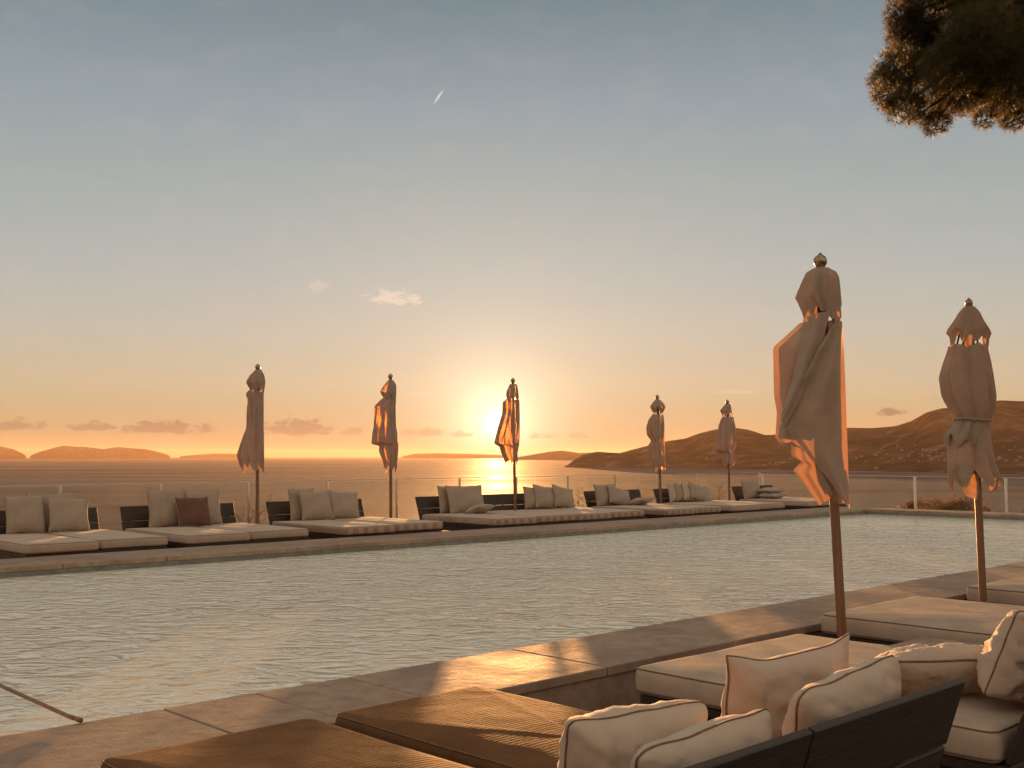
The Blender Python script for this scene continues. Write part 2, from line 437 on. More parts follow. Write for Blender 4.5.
for a in [(14, 427, 32, 8, dk, 0.6), (92, 428, 24, 7, dk, 0.6), (165, 430, 46, 10, dk, 0.68), (297, 431, 40, 13, (0.22, 0.16, 0.12), 0.66),
          (352, 433, 14, 6, (0.32, 0.21, 0.13), 0.5), (384, 434, 13, 7, (0.36, 0.24, 0.14), 0.5), (425, 434, 22, 7, (0.42, 0.28, 0.16), 0.5), (462, 435, 14, 5, (0.5, 0.33, 0.18), 0.5),
          (543, 437, 13, 5, (0.42, 0.28, 0.16), 0.5), (580, 437, 12, 5, (0.4, 0.26, 0.16), 0.5)]:
    cloud(*a)
cloud(891, 412, 14, 4, (0.16, 0.12, 0.10), 0.7, False)
cloud(902, 421, 8, 3, (0.50, 0.34, 0.22), 0.4, False)
cloud(392, 301, 27, 11, (0.85, 0.70, 0.56), 0.7, True, 2.6)
cloud(317, 286, 10, 7, (0.72, 0.62, 0.52), 0.4, False, 3.0)
cloud(432, 394, 26, 2.5, (0.95, 0.72, 0.5), 0.5, False, 1.2)
cloud(735, 392, 22, 2.5, (0.85, 0.65, 0.45), 0.3, False, 1.2)
# contrail: short tilted streak
tx, ty = 437, 96.5
ax = t.math('SUBTRACT', az, math.degrees(math.atan((tx - 512) / F)))
ay = t.math('SUBTRACT', el, math.degrees(math.atan((384 - ty) / F)) + math.degrees(pitch) - 0.06)
ca, sa = math.cos(R(53)), math.sin(R(53))
u_ = t.math('DIVIDE', t.math('ADD', t.math('MULTIPLY', ax, ca), t.math('MULTIPLY', ay, sa)), 9.5 * deg)
v_ = t.math('DIVIDE', t.math('SUBTRACT', t.math('MULTIPLY', ay, ca), t.math('MULTIPLY', ax, sa)), 1.5 * deg)
q_ = t.math('SUBTRACT', 1.0, t.math('ADD', t.math('MULTIPLY', u_, u_), t.math('MULTIPLY', v_, v_)), clamp=True)
sky = t.mix(t.math('MULTIPLY', q_, 0.75), sky, (0.85, 0.82, 0.78))
# light veils high up, barely there
veil = t.math('MULTIPLY', t.ramp(cn2, [(0.5, 0.0), (0.75, 1.0)]), 0.06)
sky = t.mix(veil, sky, (0.8, 0.62, 0.48))
# below the horizon
below = t.ramp(t.math('ADD', t.math('MULTIPLY', el, 0.5), 0.5, clamp=True), [(0.44, 1.0), (0.5, 0.0)])
sky = t.mix(below, sky, (0.12, 0.09, 0.07))
nis = t.n('ShaderNodeTexSky', sky_type='NISHITA'); nis.sun_disc = False
nis.sun_elevation = SUN_EL; nis.sun_rotation = math.pi / 2 - SUN_AZ; nis.air_density = 1.4; nis.dust_density = 2.5
bg1 = t.n('ShaderNodeBackground'); bg1.inputs[1].default_value = 0.0015; t.l(nis.outputs[0], bg1.inputs[0])
bg2 = t.n('ShaderNodeBackground'); bg2.inputs[1].default_value = 2 ** -EXPO; t.l(sky, bg2.inputs[0])
ad = t.n('ShaderNodeAddShader'); t.l(bg1.outputs[0], ad.inputs[0]); t.l(bg2.outputs[0], ad.inputs[1])
wo = t.n('ShaderNodeOutputWorld'); t.l(ad.outputs[0], wo.inputs[0])

# ------------------------------------------------------------------ the setting
SEA = -40.0
FL = -0.35
def disc(name, r, z, mat, rings, n=96):
    V = [(0, 0, z)]; Fc = []
    for rr in rings:
        for k in range(n):
            a = 2 * math.pi * k / n; V.append((rr * math.cos(a), rr * math.sin(a), z))
    for k in range(n): Fc.append((0, 1 + k, 1 + (k + 1) % n))
    for i in range(len(rings) - 1):
        for k in range(n):
            a, b = 1 + i * n + k, 1 + i * n + (k + 1) % n
            Fc.append((a, a + n, b + n, b))
    return mobj(name, V, Fc, mat, smooth=False)
tag(disc('sea', 45000, SEA, M['sea'], [300, 1000, 3000, 8000, 20000, 45000]), kind='structure')

# terrace ground: deck slab with the slope below it
PX0, PX1, PY0, PY1 = -14.0, 26.2, 5.58, 13.9          # pool
CW_N, CW_F = 0.90, 1.20                               # coping widths near / far
DX1, DY1 = 28.9, 18.9                                 # deck edge
bm = bmesh.new()
for (a, b) in (((-16, -14), (DX1, PY0 - CW_N)), ((-16, PY1 + CW_F), (DX1, DY1)), ((PX1 + 0.9, PY0 - CW_N), (DX1, PY1 + CW_F)), ((-16, PY0 - CW_N), (PX0 - 0.9, PY1 + CW_F))):
    box(bm, (a[0], a[1], FL - 1.2), (b[0], b[1], FL))
tag(bobj('deck', bm, M['deck']), kind='structure')

def slope_h(x, y):
    d = max(x - DX1, y - DY1, 0.0)
    if d <= 0: return FL - 1.0
    h = FL - 0.25 - d * 0.16 - 0.0016 * d * d
    h += noise.noise(Vector((x * 0.15, y * 0.15, 0))) * min(d * 0.08, 0.5)
    return max(h, SEA - 6)
V, Fc = [], []
gx = [-200 + i * 10 for i in range(22)] + [DX1 - 6, DX1 - 2, DX1 - 0.3] + [DX1 + 0.6 * i for i in range(1, 20)] + [DX1 + 12 + i * 6 for i in range(1, 28)]
gx = sorted(set(gx)); gy = sorted(set([-200 + i * 10 for i in range(21)] + [DY1 - 6, DY1 - 2, DY1 - 0.3] + [DY1 + 0.8 * i for i in range(1, 12)] + [DY1 + 10 + i * 7 for i in range(1, 24)]))
for yy in gy:
    for xx in gx: V.append((xx, yy, slope_h(xx, yy)))
nx = len(gx)
for j in range(len(gy) - 1):
    for i in range(nx - 1):
        # leave the pool pit open
        cx, cy = (gx[i] + gx[i + 1]) / 2, (gy[j] + gy[j + 1]) / 2
        Fc.append((j * nx + i, j * nx + i + 1, (j + 1) * nx + i + 1, (j + 1) * nx + i))
tag(mobj('ground', V, Fc, M['earth']), kind='structure')

# pool basin, coping, water
WL = -0.125
bm = bmesh.new()
box(bm, (PX0 - 0.3, PY0 - 0.3, FL - 0.95), (PX1 + 0.3, PY1 + 0.3, FL - 0.7))
for (a, b) in (((PX0 - .3, PY0 - .3), (PX1 + .3, PY0 - .02)), ((PX0 - .3, PY1 + .02), (PX1 + .3, PY1 + .3)), ((PX0 - .3, PY0 - .02), (PX0 - .02, PY1 + .02)), ((PX1 + .02, PY0 - .02), (PX1 + .3, PY1 + .02))):
    box(bm, (a[0], a[1], FL - 0.7), (b[0], b[1], -0.062))
tag(bobj('pool_basin', bm, M['pool_wall']), kind='structure')
V = []; Fc = []
n1, n2 = 80, 20
for j in range(n2 + 1):
    for i in range(n1 + 1):
        V.append((PX0 - .01 + (PX1 - PX0 + .02) * i / n1, PY0 - .01 + (PY1 - PY0 + .02) * j / n2, WL))
for j in range(n2):
    for i in range(n1):
        a = j * (n1 + 1) + i; Fc.append((a, a + 1, a + n1 + 2, a + n1 + 1))
tag(mobj('water', V, Fc, M['pool']), kind='structure')

bm = bmesh.new()
def slabs_x(x0, x1, y0, y1, cuts, lip=True):
    xs = [x0] + [c for c in cuts if x0 + .1 < c < x1 - .1] + [x1]
    for a, b in zip(xs, xs[1:]):
        dz = random.uniform(-0.0015, 0.0015)
        box(bm, (a + .0045, y0, -0.06), (b - .0045, y1, dz), 0.007, 2)
cn_ = [2.80 - 1.4 * k for k in range(1, 14)] + [2.80, 3.36] + [4.0 + 1.4 * k for k in range(0, 18)]
slabs_x(PX0 - 0.9, PX1 + 0.9, PY0 - CW_N, PY0, sorted(cn_))
slabs_x(PX0 - 0.9, PX1 + 0.9, PY1, PY1 + CW_F, sorted([-14 + 1.4 * k for k in range(0, 30)]))
ys = [PY0 + (PY1 - PY0) * k / 6 for k in range(7)]
for a, b in zip(ys, ys[1:]):
    box(bm, (PX1, a + .003, -0.06), (PX1 + 0.9, b - .003, random.uniform(-.0015, .0015)), 0.006, 2)
    box(bm, (PX0 - 0.9, a + .003, -0.06), (PX0, b - .003, 0), 0.006, 2)
# the kerb the slabs lie on
for (a, b) in (((PX0 - .88, PY0 - CW_N + .02), (PX1 + .88, PY0 - .3)), ((PX0 - .88, PY1 + .3), (PX1 + .88, PY1 + CW_F - .02)), ((PX1 + .3, PY0 - .3), (PX1 + .88, PY1 + .3)), ((PX0 - .88, PY0 - .3), (PX0 - .3, PY1 + .3))):
    box(bm, (a[0], a[1], FL - .02), (b[0], b[1], -0.062))
tag(bobj('pool_coping', bm, M['coping']), kind='structure')

# hills
def pix_el(px, py):
    """elevation and bearing of a ridge point measured on the photograph"""
    d = Vector(((px - 512) / F, 1.0, (384 - py) / F))
    y = d.y * math.cos(pitch) - d.z * math.sin(pitch); z = d.y * math.sin(pitch) + d.z * math.cos(pitch)
    return math.atan2(d.x, y), z / math.hypot(d.x, y)
def hill(name, ridge, shore_d, ridge_d, back_d, rough=0.12, step=3.0, seed=0.0, rows=26):
    V, Fc = [], []
    px = ridge[0][0]; pts = []
    while px <= ridge[-1][0]:
        pts.append((px, interp(ridge, px)[0])); px += step
    for (px, py) in pts:
        b, te = pix_el(px, py)
        jit = noise.noise(Vector((px * 0.05, seed, 1))) * 0.5 + noise.noise(Vector((px * 0.17, seed, 4))) * 0.25
        sd = (shore_d(px) if callable(shore_d) else shore_d) * (1 + 0.03 * jit); rd = (ridge_d(px) if callable(ridge_d) else ridge_d)
        bd = rd + back_d
        H = CAMZ + rd * te - SEA
        a = AZ - b
        for k in range(rows + 1):
            tt = k / rows
            if tt < 0.7:
                q = tt / 0.7; d = sd + (rd - sd) * q
                h = H * (0.25 * q + 0.75 * q * q * (3 - 2 * q))
                h *= 1 + rough * math.sin(math.pi * q) * (noise.fractal(Vector((px * 0.02, q * 3, seed)), 1, 2, 4) * 2)
                # stay below the line of sight to the ridge
                h = min(h, (CAMZ - SEA) + d * te * 0.995 if d * te > -30 else h)
            else:
                q = (tt - 0.7) / 0.3; d = rd + (bd - rd) * q; h = H * max(0.0, 1 - q) ** 1.3
            if k == 0: h = -3
            V.append((d * math.cos(a), d * math.sin(a), SEA + max(h, -3)))
    n = rows + 1
    for i in range(len(pts) - 1):
        for k in range(rows):
            Fc.append((i * n + k, i * n + k + 1, (i + 1) * n + k + 1, (i + 1) * n + k))
    return tag(mobj(name, V, Fc, M['hill']), kind='structure')
H_SH = lambda px: 4100 - max(0, min(1, (px - 600) / 420)) * 1500
hill('headland', [(563, 467.5), (568, 465), (575, 459), (583, 455), (597, 451.5), (617, 453), (640, 453), (668, 455), (700, 459), (740, 465), (760, 468.5)], H_SH, lambda px: H_SH(px) + 350, 500, seed=2.2, step=2)
hill('hills', [(596, 462), (617, 453.5), (642, 447), (667, 441), (685, 438.5), (700, 433), (710, 430.5), (722, 428), (735, 427.5), (750, 430), (765, 435), (775, 434.5), (800, 432), (848, 427.5), (872, 428), (895, 426),
     (911, 421), (927, 412), (942, 408), (960, 407), (980, 403), (1000, 400), (1023, 401), (1060, 392), (1120, 396), (1200, 410), (1320, 425), (1500, 440)], lambda px: H_SH(px) + 80, lambda px: 5200 - max(0, min(1, (px - 600) / 420)) * 900, 1500, seed=5.1, step=3)
hill('far_hills', [(518, 457), (530, 455), (550, 451.5), (562, 450.5), (580, 453), (600, 452), (640, 454), (680, 457)], 13000, 15000, 2000, seed=7.7)
hill('island', [(-90, 455), (-50, 443), (-10, 445), (0, 446), (13, 449), (23, 453.5), (26, 455.8)], 20000, 21500, 1800, seed=9.1, step=2)
hill('island', [(30, 456), (35, 453.5), (42, 451), (50, 449), (57, 446.8), (64.5, 445.6), (74, 446.6), (86, 447), (97, 448.2), (104, 449), (112, 447.6), (119, 447), (130, 448), (145, 449), (155, 451), (166, 454), (170, 456)], 20000, 21500, 1800, seed=11.3, step=2)
hill('island', [(180, 456.3), (195, 454.8), (215, 453.6), (235, 453.8), (252, 456)], 24000, 25500, 1500, seed=12.3, step=2)
hill('island', [(402, 456.3), (415, 453.8), (440, 453.2), (470, 454.0), (500, 455), (512, 456.5)], 26000, 27500, 1500, seed=14.3, step=2)

# air
bm = bmesh.new(); box(bm, (-46000, -46000, SEA - 8), (46000, 46000, 300))
hz = bobj('haze', bm, bpy.data.materials.new('haze_air')); tag(hz, 'pale evening haze over the sea and the hills', 'haze', kind='stuff')
t = NT(hz.data.materials[0])
pv = t.n('ShaderNodeVolumePrincipled'); pv.inputs['Color'].default_value = (1.0, 0.74, 0.52, 1); pv.inputs['Density'].default_value = 1.35e-5; pv.inputs['Anisotropy'].default_value = 0.3
o = t.n('ShaderNodeOutputMaterial'); t.l(pv.outputs[0], o.inputs['Volume'])

# ------------------------------------------------------------------ glass fences
def fence(name, p0, p1, n, label, pr=0.02, bright='steel', ztop=0.86, x_posts=None):
    root = empty(name, (p0[0], p0[1], FL))
    d = Vector((p1[0] - p0[0], p1[1] - p0[1], 0)); L = d.length; d.normalize(); s = Vector((-d.y, d.x, 0))
    H = ztop - FL
    ts = x_posts or [L * i / n for i in range(n + 1)]
    for tt in ts:
        bm = bmesh.new()
        mt = Matrix(((d.x, s.x, 0, d.x * tt), (d.y, s.y, 0, d.y * tt), (0, 0, 1, 0), (0, 0, 0, 1)))
        box(bm, (-pr, -pr, 0.012), (pr, pr, H), 0.004, 1, mt)
        box(bm, (-pr * 2.2, -pr * 2.2, 0.0), (pr * 2.2, pr * 2.2, 0.012), 0.002, 1, mt)
        bobj('post', bm, M[bright], root)
    for a, b in zip(ts, ts[1:]):
        bm = bmesh.new()
        mt = Matrix(((d.x, s.x, 0, 0), (d.y, s.y, 0, 0), (0, 0, 1, 0), (0, 0, 0, 1)))
        box(bm, (a + pr + .012, -0.005, 0.08), (b - pr - .012, 0.005, H - 0.03), 0, 1, mt)
        bobj('glass_panel', bm, M['glass'], root)
    bm = bmesh.new(); mt = Matrix(((d.x, s.x, 0, 0), (d.y, s.y, 0, 0), (0, 0, 1, 0), (0, 0, 0, 1)))
    box(bm, (ts[0] - pr, -0.008, H + 0.002), (ts[-1] + pr, 0.008, H + 0.014), 0.003, 1, mt)
    bobj('top_rail', bm, M[bright], root)
    tag(root, label, 'fence')
FY, FX = 18.5, 28.5
xs = [x_on_row(p, FY) for p in (327.6, 398.7, 463, 520, 571.7, 618.7, 659, 697)]
step = (xs[-1] - xs[0]) / 7
x0f = xs[0] - 8 * step
k_ = int((FX - x0f) / step)
fence('glass_fence', (x0f, FY), (FX - 0.08, FY), 1, 'clear glass fence on thin grey posts behind the far row of daybeds', x_posts=[step * k for k in range(k_)] + [FX - 0.1 - x0f])
fence('glass_fence', (FX, FY), (FX, 1.6), 7, 'clear glass fence on brighter pale posts across the right end of the pool', pr=0.028, bright='white_metal', ztop=0.80)

# ------------------------------------------------------------------ mattresses
def mattress(name, x0, x1, y0, y1, ztop, th, mat, label, group=None, border=None, piping=True, pmat='piping', seed=0):
    cx, cy = (x0 + x1) / 2, (y0 + y1) / 2
    W, D = x1 - x0, y1 - y0
    root = None
    r = min(0.045, th * 0.42); nx, ny = 14, 26
    prof = []          # (inset, z) from the bottom edge up over the top edge
    prof = [(0.02, 0.0), (0.004, 0.012), (0.0, 0.03), (-0.004, th * 0.5), (0.0, th - r)] + [(r * (1 - math.cos(a)), th - r + r * math.sin(a)) for a in (R(22), R(45), R(68), R(90))]
    V, Fc, FM = [], [], []
    def ring(ins, z, cr):
        pts = []
        hw, hd = W / 2 - ins, D / 2 - ins; c = max(cr - ins, 0.012)
        segs = []
        for (sx, sy, a0) in ((1, -1, -90), (1, 1, 0), (-1, 1, 90), (-1, -1, 180)):
            for k in range(5):
                a = R(a0 + 22.5 * k)
                segs.append((sx * (hw - c) + c * math.cos(a), sy * (hd - c) + c * math.sin(a)))
        # straight runs subdivided
        out = []
        for i, p in enumerate(segs):
            out.append(p)
            q = segs[(i + 1) % len(segs)]
            L = math.hypot(q[0] - p[0], q[1] - p[1])
            if i % 5 == 4:
                m = 12
                for k in range(1, m):
                    out.append((p[0] + (q[0] - p[0]) * k / m, p[1] + (q[1] - p[1]) * k / m))
        for (px, py) in out:
            nz = noise.noise(Vector((px * 2.1 + seed, py * 2.1, z * 5))) * 0.006
            k = 1 + nz * 0.8
            pts.append((px * k, py * k, z + (nz if z > th * 0.4 else 0)))
        return pts
    rings = [ring(i, z, 0.06) for i, z in prof]
    n = len(rings[0])
    for rg_ in rings: V += rg_
    for i in range(len(rings) - 1):
        for k in range(n):
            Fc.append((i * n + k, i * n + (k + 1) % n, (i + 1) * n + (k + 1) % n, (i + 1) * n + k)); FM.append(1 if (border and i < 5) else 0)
    # domed top: shrink the last ring towards the centre line
    last = len(rings) - 1
    base_i = len(V)
    steps = [0.97, 0.9, 0.75, 0.5, 0.25]
    prev = last * n
    for s_ in steps:
        st = len(V)
        for k in range(n):
            px, py, pz = V[last * n + k]
            q = 1 - s_
            zz = pz + 0.012 * math.sin(min(1, q * 2.2) * math.pi / 2) + noise.noise(Vector((px * s_ * 1.6 + seed, py * s_ * 1.6, 3))) * 0.009 * min(1, q * 6)
            V.append((px * s_, py * s_, zz))
        for k in range(n):
            Fc.append((prev + k, prev + (k + 1) % n, st + (k + 1) % n, st + k)); FM.append(0)
        prev = st
    V.append((0, 0, V[prev][2])); c = len(V) - 1
    for k in range(n): Fc.append((prev + k, prev + (k + 1) % n, c)); FM.append(0)
    bt = len(V); V.append((0, 0, 0.0))
    for k in range(n): Fc.append(((k + 1) % n, k, bt)); FM.append(0)
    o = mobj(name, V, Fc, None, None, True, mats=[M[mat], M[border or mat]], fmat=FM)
    o.location = (cx, cy, ztop - th)
    tag(o, label, 'mattress', group)
    if piping:
        for zz, ins in ((th - r + r * 0.72, r * 0.3 - 0.002), (0.022, 0.0)):
            ln = ring(ins - 0.001, zz, 0.06)
            V2, F2 = tube_data(ln, 0.0045, 5, closed=True)
            mobj('piping', V2, F2, M[pmat], o)
    return o

# ------------------------------------------------------------------ cushions
def cushion(name, w_, h_, th, loc, rot, mat, label, group=None, pmat='piping', seed=0, sag=0.0, wr=1.0, nu=34, nv=26, pr=0.006, parent=None, corner=0.0):
    """soft pillow standing in its local XZ plane (w along X, h along Z, thickness along Y)"""
    V, Fc = [], []
    def outline(u, v):
        # corners pulled out, sides slightly hollow
        k = 1 - 0.075 * (1 - u * u) * abs(v) ** 2 - 0.0 * abs(u)
        kx = 1 - 0.07 * (1 - v * v) * abs(u) ** 2
        rc = 1 - corner * (abs(u) ** 8) * (abs(v) ** 8)
        x = u * w_ / 2 * kx * rc; z = v * h_ / 2 * k * rc
        nz = noise.noise(Vector((u * 2.2 + seed, v * 2.2, seed * 1.7)))
        x += 0.012 * nz * w_ / .6; z += 0.016 * noise.noise(Vector((u * 2.0 - seed, v * 1.6, 8 + seed))) * h_ / .5
        z -= sag * (1 - u * u) * (0.5 + 0.5 * v)
        return x, z
    def thick(u, v):
        a = max(0.0, 1 - abs(u) ** 2.6) ** 0.55; b = max(0.0, 1 - abs(v) ** 2.6) ** 0.55
        return a * b
    for s in (1, -1):
        for j in range(nv + 1):
            for i in range(nu + 1):
                u = math.sin((i / nu * 2 - 1) * math.pi / 2 * 0.98) / math.sin(math.pi / 2 * 0.98); v = math.sin((j / nv * 2 - 1) * math.pi / 2 * 0.98) / math.sin(math.pi / 2 * 0.98)
                x, z = outline(u, v); tk = thick(u, v) * th / 2
                low = 1 + 0.28 * (-v) * (1 - v * v)
                e = max(abs(u), abs(v))
                wrk = (noise.noise(Vector((u * 5 + seed * 3, v * 3.2, s * 3.3 + seed))) * 0.12 + noise.noise(Vector((u * 11 + seed, v * 9, s * 5.3))) * 0.05 * (0.4 + e)) * wr
                crease = -abs(math.sin((u * 2.2 + v * 3.1 + seed) * 2.4)) ** 10 * 0.07 * wr * e
                yy = s * (0.002 + tk * low * (1 + wrk + crease)) 
                V.append((x, yy, z))
    n = (nu + 1) * (nv + 1)
    for s in range(2):
        for j in range(nv):
            for i in range(nu):
                a = s * n + j * (nu + 1) + i
                q = (a, a + 1, a + nu + 2, a + nu + 1)
                Fc.append(q if s == 1 else q[::-1])
    edge = [j * 0 + i for i in range(nu + 1)] + [j * (nu + 1) + nu for j in range(1, nv + 1)] + [nv * (nu + 1) + i for i in range(nu - 1, -1, -1)] + [j * (nu + 1) for j in range(nv - 1, 0, -1)]
    m = len(edge)
    for k in range(m):
        a, b = edge[k], edge[(k + 1) % m]
        Fc.append((a, b, b + n, a + n))
    o = mobj(name, V, Fc, M[mat], parent)
    o.location = loc; o.rotation_euler = rot
    tag(o, label, 'cushion', group)
    ln = [((V[a][0] + V[a + n][0]) / 2 * 1.004, (V[a][1] + V[a + n][1]) / 2, (V[a][2] + V[a + n][2]) / 2 * 1.004) for a in edge]
    V2, F2 = tube_data(ln, pr, 5, closed=True)
    mobj('piping', V2, F2, M[pmat], o)
    return o

# ------------------------------------------------------------------ daybed frames
def daybed(x0, x1, y0, y1, back_y, ftop, btop, label, group, panels=2, flip=False, slat_gap=0.012, back_x=None):
    """low timber platform; backrest at back_y leaning away from the mattresses"""
    root = empty('daybed', ((x0 + x1) / 2, (y0 + y1) / 2, FL)); ox, oy = (x0 + x1) / 2, (y0 + y1) / 2
    L = lambda x, y, z: (x - ox, y - oy, z - FL)
    sgn = 1 if back_y > oy else -1
    bm = bmesh.new()
    box(bm, L(x0, y0, ftop - 0.05), L(x1, y1, ftop), 0.005, 1)
    box(bm, L(x0 + .03, y0 + .03, ftop - 0.16), L(x1 - .03, y0 + .07, ftop - .052), 0.004, 1)
    box(bm, L(x0 + .03, y1 - .07, ftop - 0.16), L(x1 - .03, y1 - .03, ftop - .052), 0.004, 1)
    box(bm, L(x0 + .03, y0 + .075, ftop - 0.16), L(x0 + .07, y1 - .075, ftop - .052), 0.004, 1)
    box(bm, L(x1 - .07, y0 + .075, ftop - 0.16), L(x1 - .03, y1 - .075, ftop - .052), 0.004, 1)
    bobj('frame', bm, M['wood'], root)
    for lx in (x0 + .12, x1 - .12):
        for ly in (y0 + .14, y1 - .14):
            bm = bmesh.new(); box(bm, L(lx - .035, ly - .035, FL), L(lx + .035, ly + .035, ftop - .053), 0.004, 1)
            bobj('leg', bm, M['wood'], root)
    # backrest panels
    bx0, bx1 = back_x or (x0 + .01, x1 - .01)
    zb = ftop + 0.012; H = btop - zb
    lean = 0.17 * sgn
    base_y = back_y - lean * 1.0
    wp = (bx1 - bx0) / panels
    for p in range(panels):
        a, b = bx0 + p * wp + 0.008, bx0 + (p + 1) * wp - 0.008
        br = None
        hs = (H - slat_gap) / 2
        bm = bmesh.new()
        ang = math.atan2(lean, H)
        mt = Matrix.Translation(Vector(L(0, base_y, zb))) @ Matrix.Rotation(-ang, 4, 'X')
        LL = math.hypot(lean, H)
        hs = (LL - slat_gap) / 2
        box(bm, (a, -0.016, 0), (b, 0.016, hs), 0.004, 1, mt)
        box(bm, (a, -0.016, hs + slat_gap), (b, 0.016, LL), 0.004, 1, mt)
        # two battens behind, which hold the boards
        for q in ((a + 0.12, b - 0.17) if sgn > 0 else ()):
            box(bm, (q, sgn * 0.018, -0.05), (q + .05, sgn * 0.040, LL - 0.05), 0.003, 1, mt)
        bobj('backrest', bm, M['wood'], root)
    tag(root, label, 'daybed', group)
    return root

ORD = ['leftmost', 'second', 'third', 'fourth', 'fifth', 'sixth', 'seventh', 'eighth']
def ordn(i): return 'leftmost' if i == 0 else ORD[i] + ' from the left'

# far row -------------------------------------------------------------------
BY = 17.95
ZM = 0.15
far_units = [  # left end of the backrest, right end, border with painted lit patches
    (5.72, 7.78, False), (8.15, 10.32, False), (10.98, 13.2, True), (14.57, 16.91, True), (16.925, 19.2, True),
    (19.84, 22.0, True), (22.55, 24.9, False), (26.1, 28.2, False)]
far_desc = ['with two beige cushions, at the left edge', 'holding a dark brown cushion between beige ones', 'with three grey cushions, left of the orange umbrella',
            'with a flat cushion, left of the sun', 'with leaning cushions, right of the sun',
            'with one slumped cushion, below the headland', 'with four leaning cushions behind an umbrella', 'with one upright cushion and two stacked flat ones']
for i, (a, b, st) in enumerate(far_units):
    daybed(a, b, 15.45, 17.86, BY, ZM - 0.145, 0.50, 'dark timber daybed across the pool ' + far_desc[i], 'daybeds across the pool', slat_gap=0.009 if i in (3, 4) else 0.012, back_x={3: (14.58, 16.918), 4: (16.908, 19.19)}.get(i))
    mid = (a + b) / 2
    y0 = 15.42 + 0.05 * math.sin(i * 2.1)
    for s, (p, q) in enumerate(((a - 0.03, mid - 0.012), (mid + 0.012, b + 0.04))):
        yy = y0 + (0.06 if s else 0.0)
        mattress('mattress', p, q, yy, 17.70, ZM + 0.004 * s, 0.14, 'mat_far', ('left' if s == 0 else 'right') + ' mattress of the ' + ('leftmost' if i == 0 else ORD[i]) + ' daybed' + ('' if i == 0 else ' from the left') + ' across the pool',
                 'mattresses across the pool', border='lit_patches' if st else None, pmat='piping_tan', seed=i * 3 + s)

def far_cushion(pxl, pxr, top, lean, mat, label, y=17.55, th=0.2, rz=0.0, h=None, seed=0, tilt=0.0):
    xa, xb = x_on_row(pxl, y), x_on_row(pxr, y)
    xa, xb = xa + 0.04, xb - 0.02
    cx = (xa + xb) / 2; d = depth(cx, y)
    zt = CAMZ - (top - HOR) / F * d
    hh = h or max(0.3, zt - ZM + 0.02)
    return cushion('cushion', (xb - xa) * 1.03, hh * 1.08, th, (cx, y, ZM + 0.01 + hh * 0.5), (-lean, tilt, rz), mat, label, 'cushions across the pool', 'piping_tan', seed, wr=1.0, nu=22, nv=18, pr=0.006)
def flat_cushion(pxc, y, w_, h_, label, mat='pillow', rz=0.2, z=0.0, seed=0, tilt=0.0, th=0.19):
    cx = x_on_row(pxc, y)
    return cushion('cushion', w_, h_, th, (cx, y, ZM + th * 0.5 + z), (R(90) + tilt, 0, rz), mat, label, 'cushions across the pool', 'piping_tan', seed, wr=1.0, nu=22, nv=18, pr=0.006)
far_cushion(6, 48, 498, 0.26, 'pillow_tan', 'upright beige cushion, left one on the leftmost daybed across the pool', seed=1)
far_cushion(49, 92, 500, 0.34, 'pillow_tan', 'upright beige cushion, right one on the leftmost daybed across the pool', seed=2, tilt=0.06, y=17.45)
far_cushion(28, 80, 496, 0.2, 'pillow_tan', 'cushion mostly hidden behind two others on the leftmost daybed across the pool', seed=9, y=17.72, th=.12)
far_cushion(148, 188, 492, 0.2, 'pillow_tan', 'beige cushion left of the dark brown one across the pool', seed=3, y=17.6)
far_cushion(186, 223, 493, 0.22, 'pillow_tan', 'beige cushion right of the dark brown one across the pool', seed=4, y=17.6)
far_cushion(177, 212, 499, 0.34, 'pillow_brown', 'dark brown cushion in front of beige ones across the pool', seed=5, y=17.33, th=.16)
far_cushion(289, 316, 491, 0.18, 'pillow_tan', 'leftmost of three grey cushions left of the orange umbrella', seed=6, y=17.66, th=.14)
far_cushion(300, 333, 493, 0.30, 'pillow_tan', 'middle of three grey cushions left of the orange umbrella', seed=7, y=17.45)
far_cushion(329, 360, 493, 0.36, 'pillow_tan', 'right tilted one of three grey cushions left of the orange umbrella', seed=8, y=17.48, tilt=0.1)
far_cushion(438, 458, 488, 0.16, 'pillow_tan', 'rear upright cushion left of the umbrella before the sun', seed=11, y=17.68, th=.12)
far_cushion(447, 484, 487, 0.30, 'pillow_tan', 'front upright cushion left of the umbrella before the sun', seed=12, y=17.5)
flat_cushion(480, 16.95, 0.62, 0.42, 'cushion lying flat left of the umbrella before the sun', 'pillow_tan', rz=0.25, seed=13, tilt=-0.35)
far_cushion(523, 545, 489, 0.22, 'pillow_tan', 'left one of three leaning cushions right of the umbrella before the sun', seed=14, y=17.6, tilt=0.08)
far_cushion(533, 560, 488, 0.30, 'pillow_tan', 'middle one of three leaning cushions right of the umbrella before the sun', seed=15, y=17.5, tilt=0.14)
far_cushion(552, 574, 488, 0.36, 'pillow_tan', 'right one of three leaning cushions right of the umbrella before the sun', seed=16, y=17.4, tilt=0.2)
far_cushion(594, 616, 486, 0.24, 'pillow_tan', 'taller upright cushion on the daybed below the headland', seed=17, y=17.6)
far_cushion(607, 630, 489, 0.34, 'pillow_tan', 'tilted cushion leaning on the taller one below the headland', seed=18, y=17.45, tilt=0.22)
flat_cushion(640, 17.2, 0.66, 0.44, 'cushion slumped flat on the daybed below the headland', 'pillow_tan', rz=0.3, seed=19, tilt=-0.25)
